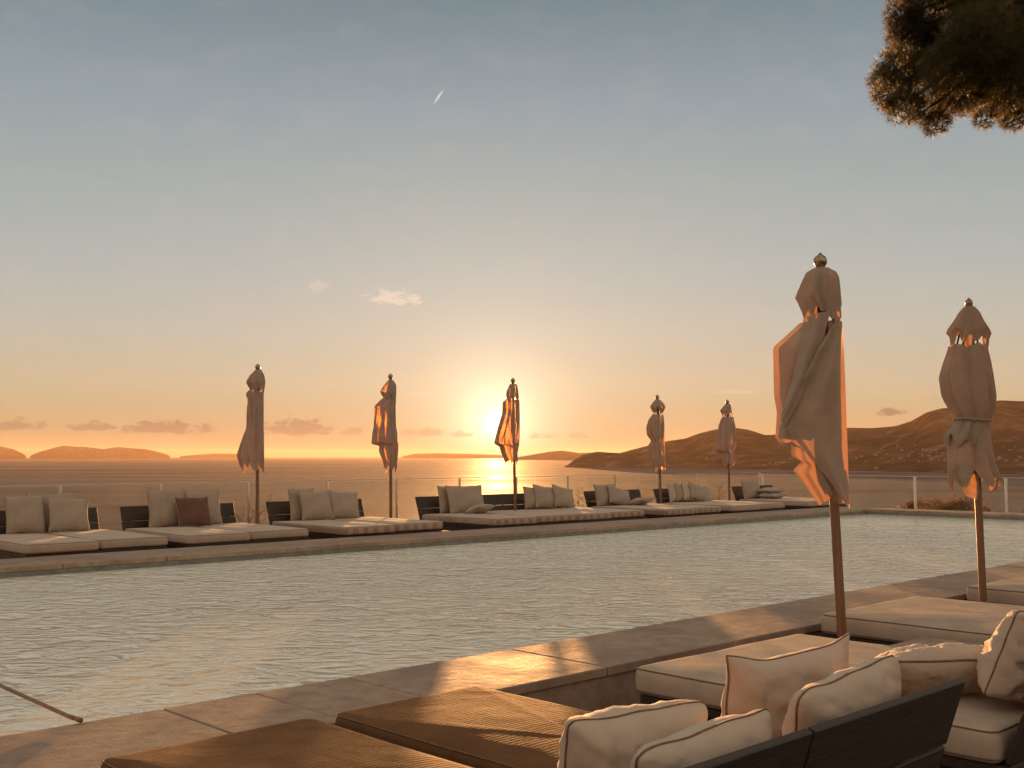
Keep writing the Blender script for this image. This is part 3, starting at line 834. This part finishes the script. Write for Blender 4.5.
for k, (a, b, tl, yy) in enumerate(((667, 680, 0.05, 17.66), (674, 690, 0.1, 17.58), (681, 698, 0.16, 17.5), (688, 706, 0.24, 17.42))):
    far_cushion(a, b + 4, 485 + k * 0.4, 0.22 + 0.04 * k, 'pillow_tan' if k % 2 else 'pillow', ['leftmost', 'second', 'third', 'rightmost'][k] + ' of four cushions leaning in a row behind the umbrella below the hill', seed=21 + k, y=yy, th=.16, tilt=tl)
far_cushion(741, 759, 481, 0.2, 'pillow_tan', 'upright cushion on the daybed at the right end of the far row', seed=26, y=17.55)
flat_cushion(771, 17.1, 0.8, 0.5, 'lower of two cushions stacked flat at the right end of the far row', 'pillow_tan', rz=0.15, seed=27)
flat_cushion(770, 17.15, 0.72, 0.46, 'upper of two cushions stacked flat at the right end of the far row', 'pillow_tan', rz=-0.1, z=0.15, seed=28, th=.17)

# near row -------------------------------------------------------------------
ZN = 0.12
near = [((1.98, 4.10), 2.02, 4.44, 'dark timber daybed nearest the camera, its backrest turned to us', [(1.95, 2.99, 4.46), (3.10, 4.05, 4.45)]),
        ((5.05, 6.86), 2.02, 4.19, 'dark timber daybed between the nearest one and the large umbrella', [(5.03, 6.84, 4.17)]),
        ((7.78, 9.42), 2.02, 4.56, 'dark timber daybed right behind the large umbrella', [(7.77, 9.4, 4.54)]),
        ((10.42, 12.1), 2.02, 4.56, 'dark timber daybed at the right edge, behind the second near umbrella', [(10.4, 12.08, 4.52)])]
mlab = [['brown lit mattress at the bottom edge, left half of the nearest daybed', 'ribbed brown mattress with sunlight on it, right half of the nearest daybed'],
        ['broad beige mattress under the wrinkled pillow, between the nearest bed and the large umbrella'],
        ['broad beige mattress just behind the foot of the large umbrella'],
        ['beige mattress at the right edge, just behind the pole of the second near umbrella']]
for i, (xr, ya, yb, lab, ms) in enumerate(near):
    daybed(xr[0], xr[1], ya, yb - 0.06, 1.86, ZN - 0.16, 0.49 if i == 0 else 0.44, lab, 'daybeds on the near side of the pool', panels=2, back_x=((2.0, 4.24) if i == 0 else None))
    for j, (a, b, ye) in enumerate(ms):
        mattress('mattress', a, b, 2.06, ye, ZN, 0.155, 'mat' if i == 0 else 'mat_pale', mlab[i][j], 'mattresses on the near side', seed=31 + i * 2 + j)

def near_cushion(x0, x1, y, zt, lean, label, mat='pillow', rz=0.0, th=0.22, seed=0, tilt=0.0, hh=None, sag=0.0, z0=None, wr=1.0):
    th *= 1.3
    h = hh or (zt - ZN) * 1.05
    z0 = ZN if z0 is None else z0
    return cushion('cushion', x1 - x0, h, th, ((x0 + x1) / 2, y, z0 + h / 2 * math.cos(lean) + 0.0), (lean, tilt, rz), mat, label, 'cushions on the near daybeds', 'piping', seed, wr=wr * 1.6, nu=46, nv=36, pr=0.0042, sag=sag, corner=0.0 if 'pointed' in label else 0.09)
near_cushion(2.56, 3.12, 2.36, 0.53, 0.28, 'cream cushion with brown piping, left and rear one of the nearest pair', rz=-0.28, seed=41, th=0.27, tilt=-0.02)
near_cushion(2.50, 3.16, 2.08, 0.52, 0.24, 'cream cushion with brown piping, leaning in front of the nearest pair', rz=-0.05, seed=42, th=0.2, tilt=-0.06)
near_cushion(3.47, 4.15, 2.38, 0.60, 0.16, 'tall cream cushion with a pointed corner, behind the one at the backrest end', rz=-0.2, seed=43, th=0.2, tilt=-0.04, sag=0.03)
near_cushion(3.30, 4.02, 2.06, 0.575, 0.24, 'cream cushion with brown piping at the right end of the nearest backrest', rz=0.0, seed=44, th=0.2, tilt=-0.07)
o = cushion('cushion', 0.74, 0.50, 0.26, (5.56, 2.58, ZN + 0.12), (R(66), R(0), R(-35)), 'pillow', 'wrinkled cream cushion slumped on the broad mattress beyond the nearest backrest', 'cushions on the near daybeds', 'piping', 45, wr=1.5, nu=60, nv=46)
near_cushion(5.34, 6.02, 2.14, 0.50, 0.30, 'cream cushion cut by the right edge, propped on the second backrest', rz=-0.1, seed=46, th=0.24, tilt=0.22, wr=1.8, hh=0.46)

# low table between the second and third near beds
tb = empty('side_table', (7.32, 3.3, FL))
bm = bmesh.new(); box(bm, (-.29, -.32, .375), (.29, .32, .415), .006, 2); bobj('table_top', bm, M['coping'], tb)
for sx in (-1, 1):
    for sy in (-1, 1):
        bm = bmesh.new(); box(bm, (sx * .25 - .02, sy * .28 - .02, 0), (sx * .25 + .02, sy * .28 + .02, .373), .003, 1); bobj('leg', bm, M['wood'], tb)
tag(tb, 'low grey stone side table between two beige near mattresses', 'table')

# ------------------------------------------------------------------ umbrellas
def closed_cloth(levels, nseg=112, folds=8, amp=0.22, twist=1.2, seed=0.0, depth_k=0.62, jag=0.0, jag_top=0.0, jn=8, zs=None, wob=0.006, wmin=0.06):
    """gathered cloth tube. levels: (z, u_left, u_right) from the top down. jag: depth of the pointed hem."""
    V, Fc = [], []
    zt, zb = levels[0][0], levels[-1][0]
    tab = sorted([(-z, l, r) for z, l, r in levels])
    nz = max(8, int((zt - zb) / 0.03))
    for j in range(nz + 1):
        q = j / nz
        z = zt + (zb - zt) * q
        l, r = interp(tab, -z)
        cx, hw = (l + r) / 2, (r - l) / 2
        hd = max(hw * depth_k, min(wmin, hw))
        ring = []
        for k in range(nseg):
            a = 2 * math.pi * k / nseg
            ph = a * folds / 2 + twist * z * 2 + seed
            f = 1 - amp * (1 - abs(math.cos(ph)) ** 0.7)
            f *= 1 + 0.10 * noise.noise(Vector((math.cos(a) * 1.7 + seed, math.sin(a) * 1.7, z * 3.0)))
            f *= 1 + 0.05 * math.sin(a * folds * 1.5 + z * 9 + seed)
            ring.append([math.cos(a) * f, math.sin(a) * f, a])
        mn, mx = min(p[0] for p in ring), max(p[0] for p in ring)
        for p in ring:
            x = l + (p[0] - mn) / (mx - mn) * (r - l)
            y = p[1] * hd
            tri = 0.5 + 0.5 * math.cos(p[2] * jn + seed * 6) + 0.18 * math.cos(p[2] * 13 + seed)
            zz = z
            if jag: zz -= jag * (q ** 3) * (tri - 0.5) * (1 + 0.5 * math.sin(p[2] * 3 + seed))
            if jag_top: zz += jag_top * ((1 - q) ** 6) * (tri - 0.5)
            zz += wob * noise.noise(Vector((x * 12, y * 12, z * 6 + seed)))
            V.append((x, y, zz))
    for j in range(nz):
        for k in range(nseg):
            k2 = (k + 1) % nseg
            Fc.append((j * nseg + k, (j + 1) * nseg + k, (j + 1) * nseg + k2, j * nseg + k2))
    return V, Fc, nseg

def close_top(V, Fc, n, zoff=0.01):
    cx = sum(V[k][0] for k in range(n)) / n; cy = sum(V[k][1] for k in range(n)) / n; cz = sum(V[k][2] for k in range(n)) / n
    V.append((cx, cy, cz + zoff)); c = len(V) - 1
    for k in range(n): Fc.append((k, (k + 1) % n, c))

def sheet(left, right, n=26, m=22, bulge=0.04, rip=0.012, seed=0.0, rfreq=3.0):
    """a hanging panel of canvas between two boundary lines of (u, w, z); w is towards the camera"""
    V, Fc = [], []
    def pt(line, q):
        ls = [0.0]
        for a, b in zip(line, line[1:]): ls.append(ls[-1] + (Vector(b) - Vector(a)).length)
        s = q * ls[-1]
        for i in range(len(line) - 1):
            if s <= ls[i + 1] + 1e-9:
                tt = (s - ls[i]) / max(ls[i + 1] - ls[i], 1e-9)
                return Vector(line[i]).lerp(Vector(line[i + 1]), tt)
        return Vector(line[-1])
    for j in range(n + 1):
        a, b = pt(left, j / n), pt(right, j / n)
        for i in range(m + 1):
            s = i / m
            p = a.lerp(b, s)
            e = math.sin(math.pi * s)
            p.y -= bulge * e + rip * math.sin(s * math.pi * 2 * rfreq + j * 0.12 + seed) * (0.4 + 0.6 * e) + 0.012 * noise.noise(Vector((p.x * 7, p.z * 5, seed)))
            V.append((p.x, p.y, p.z))
    for j in range(n):
        for i in range(m):
            k = j * (m + 1) + i
            Fc.append((k, k + m + 1, k + m + 2, k + 1))
    return V, Fc

def add(V, Fc, V2, F2):
    o = len(V); V += list(V2); Fc += [tuple(i + o for i in f) for f in F2]

def umbrella(X, Y, base_px, fin, cap, body, label, seed, extra=None, folds=8, jag=0.12, twist=0.6, fin_r=0.05, amp=0.22, capjag=0.11, cap2=None, pr=0.032, body_k=0.62, strap=None):
    """the shapes are given as silhouettes (row, left column, right column) read on the photograph, turned into metres"""
    d = depth(X, Y); s = d / F
    v = Vector((X, Y, 0)).normalized()
    root = empty('umbrella', (X, Y, FL), math.atan2(-v.x, v.y))      # local x: right as seen from the terrace, local y: away
    Z = lambda y: CAMZ + (HOR - y) * s - FL
    U = lambda x: (x - base_px) * s
    LV = lambda tab: [(Z(y), U(a), U(b)) for (y, a, b) in tab]
    top = (U(fin[0]), 0, Z(fin[1]))
    # pole
    n = 14
    tube('pole', [(top[0] * (k / n) ** 1.0, 0, 0.05 + (top[2] - 0.06) * k / n) for k in range(n + 1)], pr, M['pole_wood'], root, 14)
    lathe('base', [(0.0, 0.0), (0.24, 0.0), (0.25, 0.01), (0.25, 0.045), (0.235, 0.055), (0.06, 0.06), (0.05, 0.07), (0.045, 0.22), (0.04, 0.225)], M['dark_metal'], root, 24)
    f = lathe('finial', [(0.4 * fin_r, -1.5 * fin_r), (0.55 * fin_r, -1.35 * fin_r), (0.4 * fin_r, -1.1 * fin_r)] + [(fin_r * math.cos(R(a)), fin_r * math.sin(R(a))) for a in range(-66, 67, 12)] + [(0.30 * fin_r, 1.02 * fin_r), (0.22 * fin_r, 1.2 * fin_r), (0.05 * fin_r, 1.3 * fin_r)], M['brass'], root, 18)
    f.location = top
    # ribs, folded down along the pole
    c0, b0, b1 = LV(cap)[0], LV(body)[0], LV(body)[-1]
    for k in range(8):
        a = 2 * math.pi * (k + 0.5) / 8
        zt = c0[0] - 0.02; cx = (b0[1] + b0[2]) / 2; rr = (b0[2] - b0[1]) * 0.30
        tube('rib', [(top[0] + 0.03 * math.cos(a), 0.03 * math.sin(a), zt), (cx + rr * math.cos(a), rr * 0.8 * math.sin(a), b0[0]), (cx + rr * 0.8 * math.cos(a), rr * 0.7 * math.sin(a), (b0[0] + b1[0]) / 2)], 0.008, M['dark_metal'], root, 5)
    # vent cap
    V, Fc, nn = closed_cloth(LV(cap), 96, 8, 0.16, 0.3, seed + 1.3, 0.75, jag=capjag, jn=4)
    close_top(V, Fc, nn, 0.015)
    mobj('vent_cap', V, Fc, M['canopy'], root)
    V, Fc, nn = closed_cloth(LV(body), 128, folds, amp, twist, seed, body_k, jag=jag * 0.6, jag_top=0.03, jn=5)
    if cap2:
        for tab, kw in cap2:
            V2, F2, _ = closed_cloth(LV(tab), 96, **kw); add(V, Fc, V2, F2)
    if extra: 
        for l, r, kw in extra:
            conv = lambda line: [(U(x), -wv, Z(y)) for (x, y, wv) in line]
            V2, F2 = sheet(conv(l), conv(r), **kw); 
            add(V, Fc, V2, F2)
    mobj('canopy', V, Fc, M['canopy'], root)
    # tie cord and crank pin
    if strap:
        (z_, l_, r_), = LV([strap]); cx = (l_ + r_) / 2; hw = (r_ - l_) / 2
        tube('strap', [(cx + hw * math.cos(a), hw * 0.8 * math.sin(a), z_ + 0.01 * math.sin(a * 2)) for a in [2 * math.pi * k / 24 for k in range(24)]], 0.011, M['canopy'], root, 6, closed=True)
    tag(root, label, 'umbrella', 'closed umbrellas round the pool')
    return root

def zz(ox, oy, sc_, tab): return [(oy + y / sc_, ox + a / sc_, ox + b / sc_) for (y, a, b) in tab]
# far row
T = lambda tab: zz(225, 350, 5.9, tab)
umbrella(10.55, 17.5, 257.5, (255.5, 367), T([(115, 168, 200), (150, 135, 220), (190, 112, 226), (215, 128, 220), (236, 140, 216)]),
         T([(243, 128, 216), (262, 114, 217), (290, 125, 217), (350, 120, 218), (470, 118, 220), (500, 105, 222), (560, 85, 224), (630, 65, 225), (665, 75, 225), (700, 90, 226)]),
         'narrow closed tan umbrella with a ragged hem, leftmost of the far row', 1.0, fin_r=0.05, jag=0.22)
T = lambda tab: zz(360, 365, 6.4, tab)
umbrella(13.6, 17.5, 391.5, (390, 376.5), T([(98, 176, 212), (130, 150, 230), (178, 126, 230), (205, 150, 230)]),
         T([(200, 160, 228), (230, 122, 228), (265, 90, 226), (400, 88, 230), (430, 80, 238), (500, 74, 240), (512, 125, 246), (550, 120, 245), (600, 138, 240), (640, 150, 236), (665, 160, 230)]),
         'closed umbrella glowing dull orange, squared top on its left side, second of the far row', 2.1, fin_r=0.05, jag=0.16)
T = lambda tab: zz(480, 370, 6.98, tab)
umbrella(16.90, 17.3, 514, (511.5, 380.5), T([(100, 198, 248), (150, 175, 258), (200, 172, 262), (215, 180, 262)]),
         T([(208, 165, 264), (220, 148, 265), (300, 145, 268), (400, 115, 268), (515, 88, 265), (530, 125, 262), (580, 138, 252), (620, 155, 255), (645, 165, 255)]),
         'closed umbrella standing in front of the sun and lit bright orange', 3.3, fin_r=0.05, jag=0.12)
T = lambda tab: zz(640, 385, 8.09, tab)
umbrella(22.33, 17.5, 662, (658.8, 397.2), T([(120, 135, 176), (150, 110, 205), (180, 92, 220), (215, 112, 200)]),
         T([(240, 115, 200), (280, 80, 208), (340, 62, 208), (400, 65, 208), (438, 90, 208), (455, 100, 208), (490, 74, 208), (560, 90, 212), (620, 100, 215), (655, 118, 215), (675, 130, 212)]),
         'closed umbrella bulging on its left side, before the lower slope of the hill', 4.4, fin_r=0.055, jag=0.14)
umbrella(25.36, 17.5, 728.5, (727.4, 402), T([(155, 692, 730), (185, 665, 740), (210, 648, 743), (236, 668, 746)]),
         T([(258, 665, 752), (275, 655, 756), (330, 635, 770), (400, 625, 775), (480, 603, 772), (530, 592, 762), (548, 640, 762), (560, 655, 765), (620, 660, 760), (650, 675, 752)]),
         'closed umbrella flaring to its lower left, rightmost of the far row', 5.2, fin_r=0.055, jag=0.14)
# second near umbrella
T = lambda tab: zz(930, 280, 3.2, tab)
umbrella(10.2, 4.26, 980.5, (974.4, 301.5), T([(84, 125, 160), (100, 110, 174), (125, 95, 184), (160, 68, 208), (172, 80, 200), (195, 84, 196)]),
         T([(208, 76, 192), (225, 72, 196), (260, 60, 203), (310, 46, 210), (370, 52, 216), (415, 74, 214), (440, 90, 200), (450, 92, 196), (470, 78, 196), (520, 66, 198), (580, 64, 208), (625, 66, 218), (645, 80, 222)]),
         'closed beige umbrella with a rounded gathered body, at the right edge', 6.0, fin_r=0.036, jag=0.2, folds=7, twist=0.1, amp=0.2, pr=0.034, body_k=0.75, strap=(419.5, 957.0, 993.5),
         cap2=[(T([(448, 96, 176), (470, 76, 178), (505, 52, 176), (522, 58, 172)]), dict(folds=8, amp=0.18, twist=0.2, seed=2.2, depth_k=0.95, jag=0.08, jn=7))],
         extra=[([(978, 500, .02), (966, 495, .10), (955, 470, .12)], [(980, 476, .02), (976, 474, .10), (966, 462, .12)], dict(bulge=0.02, rip=0.006, seed=2))])
# large near umbrella
umbrella(7.5, 4.18, 838.5, (823, 259), [(266.5, 815, 831), (270, 809, 838), (276, 806, 841), (286, 801, 842), (297, 797, 842.5), (308, 803, 843), (314, 805, 843)],
         [(319, 806, 842.5), (335, 803, 838), (360, 803, 836), (400, 801, 836), (450, 806, 836), (480, 812, 838), (492, 820, 840)],
         'large closed umbrella in the foreground with wind-blown canvas folded diagonally across it', 7.7, fin_r=0.052, jag=0.10, twist=0.3, amp=0.12, pr=0.036, capjag=0.12, body_k=0.32, folds=5,
         extra=[
          # left squared panel: rear sheet added to block sunlight, then the visible front
          ([(803, 321, -.06), (790, 334, -.04), (776.5, 346.5, -.03), (776.5, 395, -.04), (779, 412, -.04), (777, 436, -.04)],
           [(815, 322, -.10), (816, 345, -.10), (816, 380, -.10), (816, 410, -.10), (812, 425, -.10), (800, 440, -.08)], dict(bulge=-0.03, rip=0.012, seed=1.7, rfreq=1.5, n=34)),
          ([(802, 322, .03), (789, 334, .05), (775.5, 346, .06), (775.5, 395, .05), (778, 412, .04), (776, 438, .03)],
           [(812, 322, .10), (812, 345, .14), (806, 380, .14), (800, 410, .12), (800, 425, .10), (792, 440, .08)], dict(bulge=0.03, rip=0.010, seed=1, rfreq=1.5, n=34)),
          # roll that runs from the throat down to the left
          ([(806, 318, .12), (802, 345, .16), (794, 380, .17), (785, 408, .14), (780, 420, .13)],
           [(832, 312, .12), (824, 345, .19), (812, 380, .20), (799, 408, .18), (788, 428, .16)], dict(bulge=0.05, rip=0.012, seed=2.5, rfreq=1.2, n=34)),
          # the big front triangle
          ([(834, 326, .13), (820, 350, .20), (806, 378, .22), (790, 404, .20), (781, 419, .17), (786, 428, .17), (806, 452, .18), (828, 480, .17), (845, 506, .12)],
           [(843, 322, .02), (844, 345, .06), (844.8, 378, .08), (845.2, 404, .09), (845.4, 425, .09), (845.6, 440, .09), (846, 465, .09), (846, 486, .09), (846.6, 508, .08)], dict(bulge=0.06, rip=0.030, seed=0.6, rfreq=1.3, n=44, m=36)),
          # lower folds that hang under the diagonal
          ([(782, 424, .12), (776, 436, .10), (781, 444, .10), (792, 441, .10), (792, 456, .10), (801, 462, .08), (793, 470, .08), (806, 488, .07), (818, 505, .05)],
           [(800, 436, .15), (806, 446, .15), (812, 456, .15), (816, 462, .14), (820, 470, .13), (824, 478, .12), (828, 486, .11), (832, 494, .09), (829, 497, .06)], dict(bulge=0.03, rip=0.014, seed=3.9, rfreq=2.0, n=38)),
          ([(812, 455, .09), (814, 475, .08), (820, 490, .06), (833, 502, .03)],
           [(842, 470, .06), (844, 482, .06), (845, 492, .05), (846, 503, .04)], dict(bulge=0.02, rip=0.012, seed=5.0, rfreq=1.6, n=20)),
         ])

# ------------------------------------------------------------------ slim rail reaching over the water at the left
pr_ = empty('skimmer_pole', (0, 0, 0))
tube('shaft', [(2.10, 7.2, 0.18), (2.20, 6.55, 0.11), (2.33, 5.66, 0.022), (2.335, 5.58, 0.022)], [0.010, 0.0105, 0.011, 0.012], M['pole_wood'], pr_, 10)
tube('grip', [(2.335, 5.58, 0.022), (2.339, 5.53, 0.022)], 0.0125, M['pole_wood'], pr_, 10)
tag(pr_, 'slim copper-brown pole reaching out over the pool water at the left', 'pole')

# ------------------------------------------------------------------ vegetation
def leaves(n, rad, hgt, seed, size=(0.03, 0.06), wide=0.6):
    rnd = random.Random(seed); V, Fc = [], []
    cl = [(rnd.uniform(-1, 1) * rad * .75, rnd.uniform(-1, 1) * rad * .75, rnd.uniform(.25, 1.0) * hgt * .8, rnd.uniform(.16, .34) * rad) for _ in range(16)]
    for i in range(n):
        cx, cy, cz, cr = rnd.choice(cl)
        d = Vector((rnd.gauss(0, 1), rnd.gauss(0, 1), rnd.gauss(0, .8))); d.normalize()
        p = Vector((cx, cy, cz)) + d * cr * rnd.uniform(.4, 1.15)
        if p.z < 0.01: p.z = rnd.uniform(0.01, .1)
        a = Vector((rnd.gauss(0, 1), rnd.gauss(0, 1), rnd.gauss(0, 1) + .6)).normalized(); b = a.orthogonal().normalized()
        s = rnd.uniform(*size); w2 = s * wide * .5
        o = len(V); V += [p, p + a * s * .5 + b * w2, p + a * s, p + a * s * .5 - b * w2]; Fc.append((o, o + 1, o + 2, o + 3))
    return V, Fc, cl
protos = []
for k, (rad, h, mt) in enumerate(((0.55, 0.75, 'scrub'), (0.7, 0.95, 'scrub'), (0.6, 1.15, 'scrub_dark'))):
    V, Fc, cl = leaves(2600, rad, h, 50 + k, (0.035, 0.075))
    V2, F2 = [], []
    for (cx, cy, cz, cr) in cl:
        a, b = tube_data([(0, 0, -0.3), (cx * .3, cy * .3, cz * .5), (cx, cy, cz)], [.012, .008, .003], 5); add(V2, F2, a, b)
    protos.append((V, Fc, V2, F2, mt))
first = {}
def shrub(k, x, y, z, s, rz, label):
    root = empty('shrub', (x, y, z), rz); root.scale = (s, s, s)
    if k not in first:
        V, Fc, V2, F2, mt = protos[k]
        a = mobj('foliage', V, Fc, M[mt], root, smooth=False); b = mobj('stems', V2, F2, M['bark'], root)
        first[k] = (a, b)
    else:
        for q in first[k]:
            c = q.copy(); COL.objects.link(c); c.parent = root
    tag(root, label, 'shrub', 'scrub beyond the glass fence')
rnd = random.Random(3)
for i in range(34):
    y = 15.0 - i * 0.42 + rnd.uniform(-.15, .15); x = DX1 + 0.7 + rnd.uniform(0, 1.5)
    shrub(rnd.choice((0, 0, 1)), x, y, slope_h(x, y), rnd.uniform(0.85, 1.15), rnd.uniform(0, 6), 'low rusty brown bush beyond the right glass fence')
for i, (x, y, s) in enumerate(((30.6, 10.9, 1.0), (31.0, 9.6, 1.35), (30.4, 8.6, 1.2))):
    shrub(2, x, y, slope_h(x, y), s, i * 2.0, ['dark bush standing taller than the rusty scrub, behind the right fence post', 'tallest dark bush at the right edge beyond the glass fence', 'dark bush just outside the right edge beyond the glass fence'][i])

def bare(x, y, z, h, seed, label):
    rnd = random.Random(seed); V, Fc = [], []
    def grow(p, d, L, r, lv):
        pts = [p]; q = p.copy(); dd = d.copy()
        for k in range(4):
            dd = (dd + Vector((rnd.gauss(0, .22), rnd.gauss(0, .22), rnd.gauss(0, .12)))).normalized(); q = q + dd * L / 4; pts.append(q.copy())
        a, b = tube_data(pts, [r, r * .85, r * .7, r * .55, r * .4], 5); add(V, Fc, a, b)
        if lv:
            for k in range(3):
                s = pts[rnd.randint(1, 4)]
                grow(s, (dd + Vector((rnd.gauss(0, .8), rnd.gauss(0, .8), rnd.uniform(-.1, .5)))).normalized(), L * .6, r * .5, lv - 1)
    for k in range(5):
        grow(Vector((0, 0, -.02)), Vector((rnd.gauss(0, .5), rnd.gauss(0, .5), 1)).normalized(), h * rnd.uniform(.6, 1), .011, 3)
    o = mobj('bare_shrub', V, Fc, M['bark']); o.location = (x, y, z)
    tag(o, label, 'shrub', 'bare shrubs behind the far daybeds')
for i, (px, h, lb) in enumerate(((247, 0.75, 'leafless twiggy shrub behind the far daybeds, by the leftmost umbrella pole'), (577, 0.7, 'leafless twiggy shrub in the gap left of the daybed below the headland'), (648, 0.7, 'leafless twiggy shrub just left of the umbrella before the hill'),
                                 (722, 0.7, 'leafless twiggy shrub by the pole of the rightmost far umbrella'))):
    bare(x_on_row(px, 18.15), 18.15, FL, h, 80 + i, lb)

# overhanging pine, trunk outside the picture
def pine():
    rnd = random.Random(11)
    root = empty('pine_tree', (9.3, -0.4, FL))
    base = Vector((9.3, -0.4, FL))
    L = lambda p: Vector(p) - base
    def at(px, py, d):  # a point of the crown at depth d
        r = (px + 7 - 512) / F
        return Vector((d * (FW[0] + RT[0] * r), d * (FW[1] + RT[1] * r), CAMZ + (HOR - py) / F * d))
    D = 9.0
    hub = at(1120, -60, D)
    tr = [L(base), L(base + Vector((0.15, 0.2, 2.0))), L(base + Vector((0.3, 0.9, 4.0))), L(Vector(hub) + Vector((0.6, -0.4, -0.6))), L(Vector(hub) + Vector((0.4, 0, 1.2)))]
    tube('trunk', tr, [0.26, 0.22, 0.19, 0.15, 0.07], M['bark'], root, 12)
    # crown clumps: (px, py, depth offset, radius m)
    clumps = [(893, 88, 0, .17), (886, 72, .2, .14), (905, 100, -.1, .17), (903, 60, 0, .22), (912, 20, .1, .20), (922, 35, .3, .28), (930, 75, .2, .26), (925, 105, 0, .14), (936, 118, 0, .12),
              (905, 5, 0, .15), (940, 0, 0, .3), (960, 40, .1, .34), (965, 80, 0, .24), (990, 60, .3, .36), (1000, 20, 0, .4), (1030, 50, .1, .4), (1030, 90, 0, .24), (1005, 100, .2, .14), (988, 112, 0, .10), (1015, 116, 0, .10),
              (950, 100, .3, .13), (1000, -40, 0, .5), (930, -40, 0, .4), (1060, -30, 0, .6), (1080, 60, 0, .45), (1120, 10, 0, .6), (1060, 110, .2, .25), (972, 98, .3, .12),
              (1000, -110, .3, .6), (1100, -110, 0, .8), (1180, -40, 0, .7), (1170, 60, .2, .5), (955, 60, -.4, .26), (985, 30, -.5, .34), (1025, 70, -.4, .3), (940, 50, .5, .3), (975, 10, .6, .4), (1040, 20, .7, .5), (1010, 75, .6, .3), (965, 65, .7, .28)]
    V, Fc = [], []
    V3, F3 = [], []
    cen = L(at(1060, -30, D))
    for (px, py, dd, r) in clumps:
        c = L(at(px, py, D + dd))
        # limb from the hub to the clump
        mid = cen.lerp(c, 0.5) + Vector((rnd.gauss(0, .08), rnd.gauss(0, .08), rnd.gauss(0, .06)))
        a, b = tube_data([cen, mid, c], [.05, .022, .008], 6); add(V3, F3, a, b)
        small = px < 1090 and py > -60
        nt = int((900 if small else 160) * (r / .25) ** 2)
        nt = min(nt, 1900)
        for i in range(nt):
            d = Vector((rnd.gauss(0, 1), rnd.gauss(0, 1), rnd.gauss(0, 1))).normalized()
            p = c + Vector((d.x, d.y, d.z * .85)) * r * (rnd.uniform(.25, 1.0) ** .5)
            ax = (d + Vector((rnd.gauss(0, .5), rnd.gauss(0, .5), rnd.gauss(0, .5) + .25))).normalized()
            if i % 9 == 0:
                a, b = tube_data([p - ax * .10, p], [.004, .002], 3, cap=False); add(V3, F3, a, b)
            for k in range(9):
                nd = (ax * 1.0 + Vector((rnd.gauss(0, .55), rnd.gauss(0, .55), rnd.gauss(0, .55)))).normalized()
                ln = rnd.uniform(.04, .075); sd = nd.orthogonal().normalized() * (.0027 if small else .006)
                o = len(V); V += [p - sd, p + sd, p + nd * ln]; Fc.append((o, o + 1, o + 2))
    mobj('crown', V, Fc, M['needles'], root, smooth=False)
    mobj('limb', V3, F3, M['bark'], root)
    tag(root, 'dark pine tree with sunlit orange needle edges overhanging from the upper right', 'tree')
pine()

# ------------------------------------------------------------------ small houses on the hillside
def house_mesh():
    bm = bmesh.new()
    box(bm, (-7, -5, -4), (7, 5, 6))
    return bobj('wall', bm, M['house'])
hw = house_mesh()
V = [(-7.6, -5.6, 6.05), (7.6, -5.6, 6.05), (7.6, 5.6, 6.05), (-7.6, 5.6, 6.05), (-6, 0, 8.8), (6, 0, 8.8)]
hr = mobj('roof', V, [(0, 1, 5, 4), (2, 3, 4, 5), (1, 2, 5), (3, 0, 4), (3, 2, 1, 0)], M['roof'], smooth=False)
hroot = empty('house'); hw.parent = hroot; hr.parent = hroot
dg = bpy.context.evaluated_depsgraph_get()
hobj = bpy.data.objects['hills']
from mathutils.bvhtree import BVHTree
bv = BVHTree.FromPolygons([v.co for v in hobj.data.vertices], [tuple(p.vertices) for p in hobj.data.polygons])
rnd = random.Random(21); cnt = 0
tries = 0
while cnt < 110 and tries < 1000:
    tries += 1
    c = rnd.choice([(700, 460, 40, 5), (860, 455, 40, 9), (915, 452, 22, 9), (945, 455, 25, 8), (1010, 455, 22, 10), (790, 463, 30, 4)])
    px, py = rnd.gauss(c[0], c[2] * .6), rnd.gauss(c[1], c[3] * .6)
    r_ = (px - 512) / F
    b, te = pix_el(px, py)
    a = AZ - b
    dv = Vector((math.cos(a), math.sin(a), te)).normalized()
    hit = bv.ray_cast(Vector((0, 0, CAMZ)), dv)
    if hit[0] is None or hit[0].z < SEA + 6 or hit[0].length > 5200: continue
    if cnt == 0: rt = hroot
    else:
        rt = hroot.copy(); COL.objects.link(rt)
        for q in (hw, hr):
            cc = q.copy(); COL.objects.link(cc); cc.parent = rt
    s = rnd.uniform(.3, .62)
    rt.location = hit[0] + Vector((0, 0, 0.5)); rt.rotation_euler = (0, 0, rnd.uniform(0, 3.1)); rt.scale = (s * rnd.uniform(.8, 1.5), s, s * rnd.uniform(.8, 1.3))
    tag(rt, 'tiny pale house scattered on the hillside across the bay', 'house', 'houses on the hillside across the bay')
    cnt += 1

# ------------------------------------------------------------------ render settings
sc.render.engine = 'CYCLES'; sc.cycles.use_adaptive_sampling = True; sc.cycles.adaptive_threshold = 0.02
sc.view_settings.view_transform = 'Standard'; sc.view_settings.look = 'None'
sc.view_settings.exposure = EXPO; sc.view_settings.gamma = 1.0; sc.view_settings.use_curve_mapping = False
cy = sc.cycles
cy.use_denoising = True
try: cy.denoiser = 'OPENIMAGEDENOISE'
except Exception: pass
cy.max_bounces = 8; cy.diffuse_bounces = 3; cy.glossy_bounces = 4; cy.transmission_bounces = 6; cy.transparent_max_bounces = 16; cy.volume_bounces = 0
cy.sample_clamp_indirect = 6.0; cy.caustics_reflective = False; cy.caustics_refractive = False
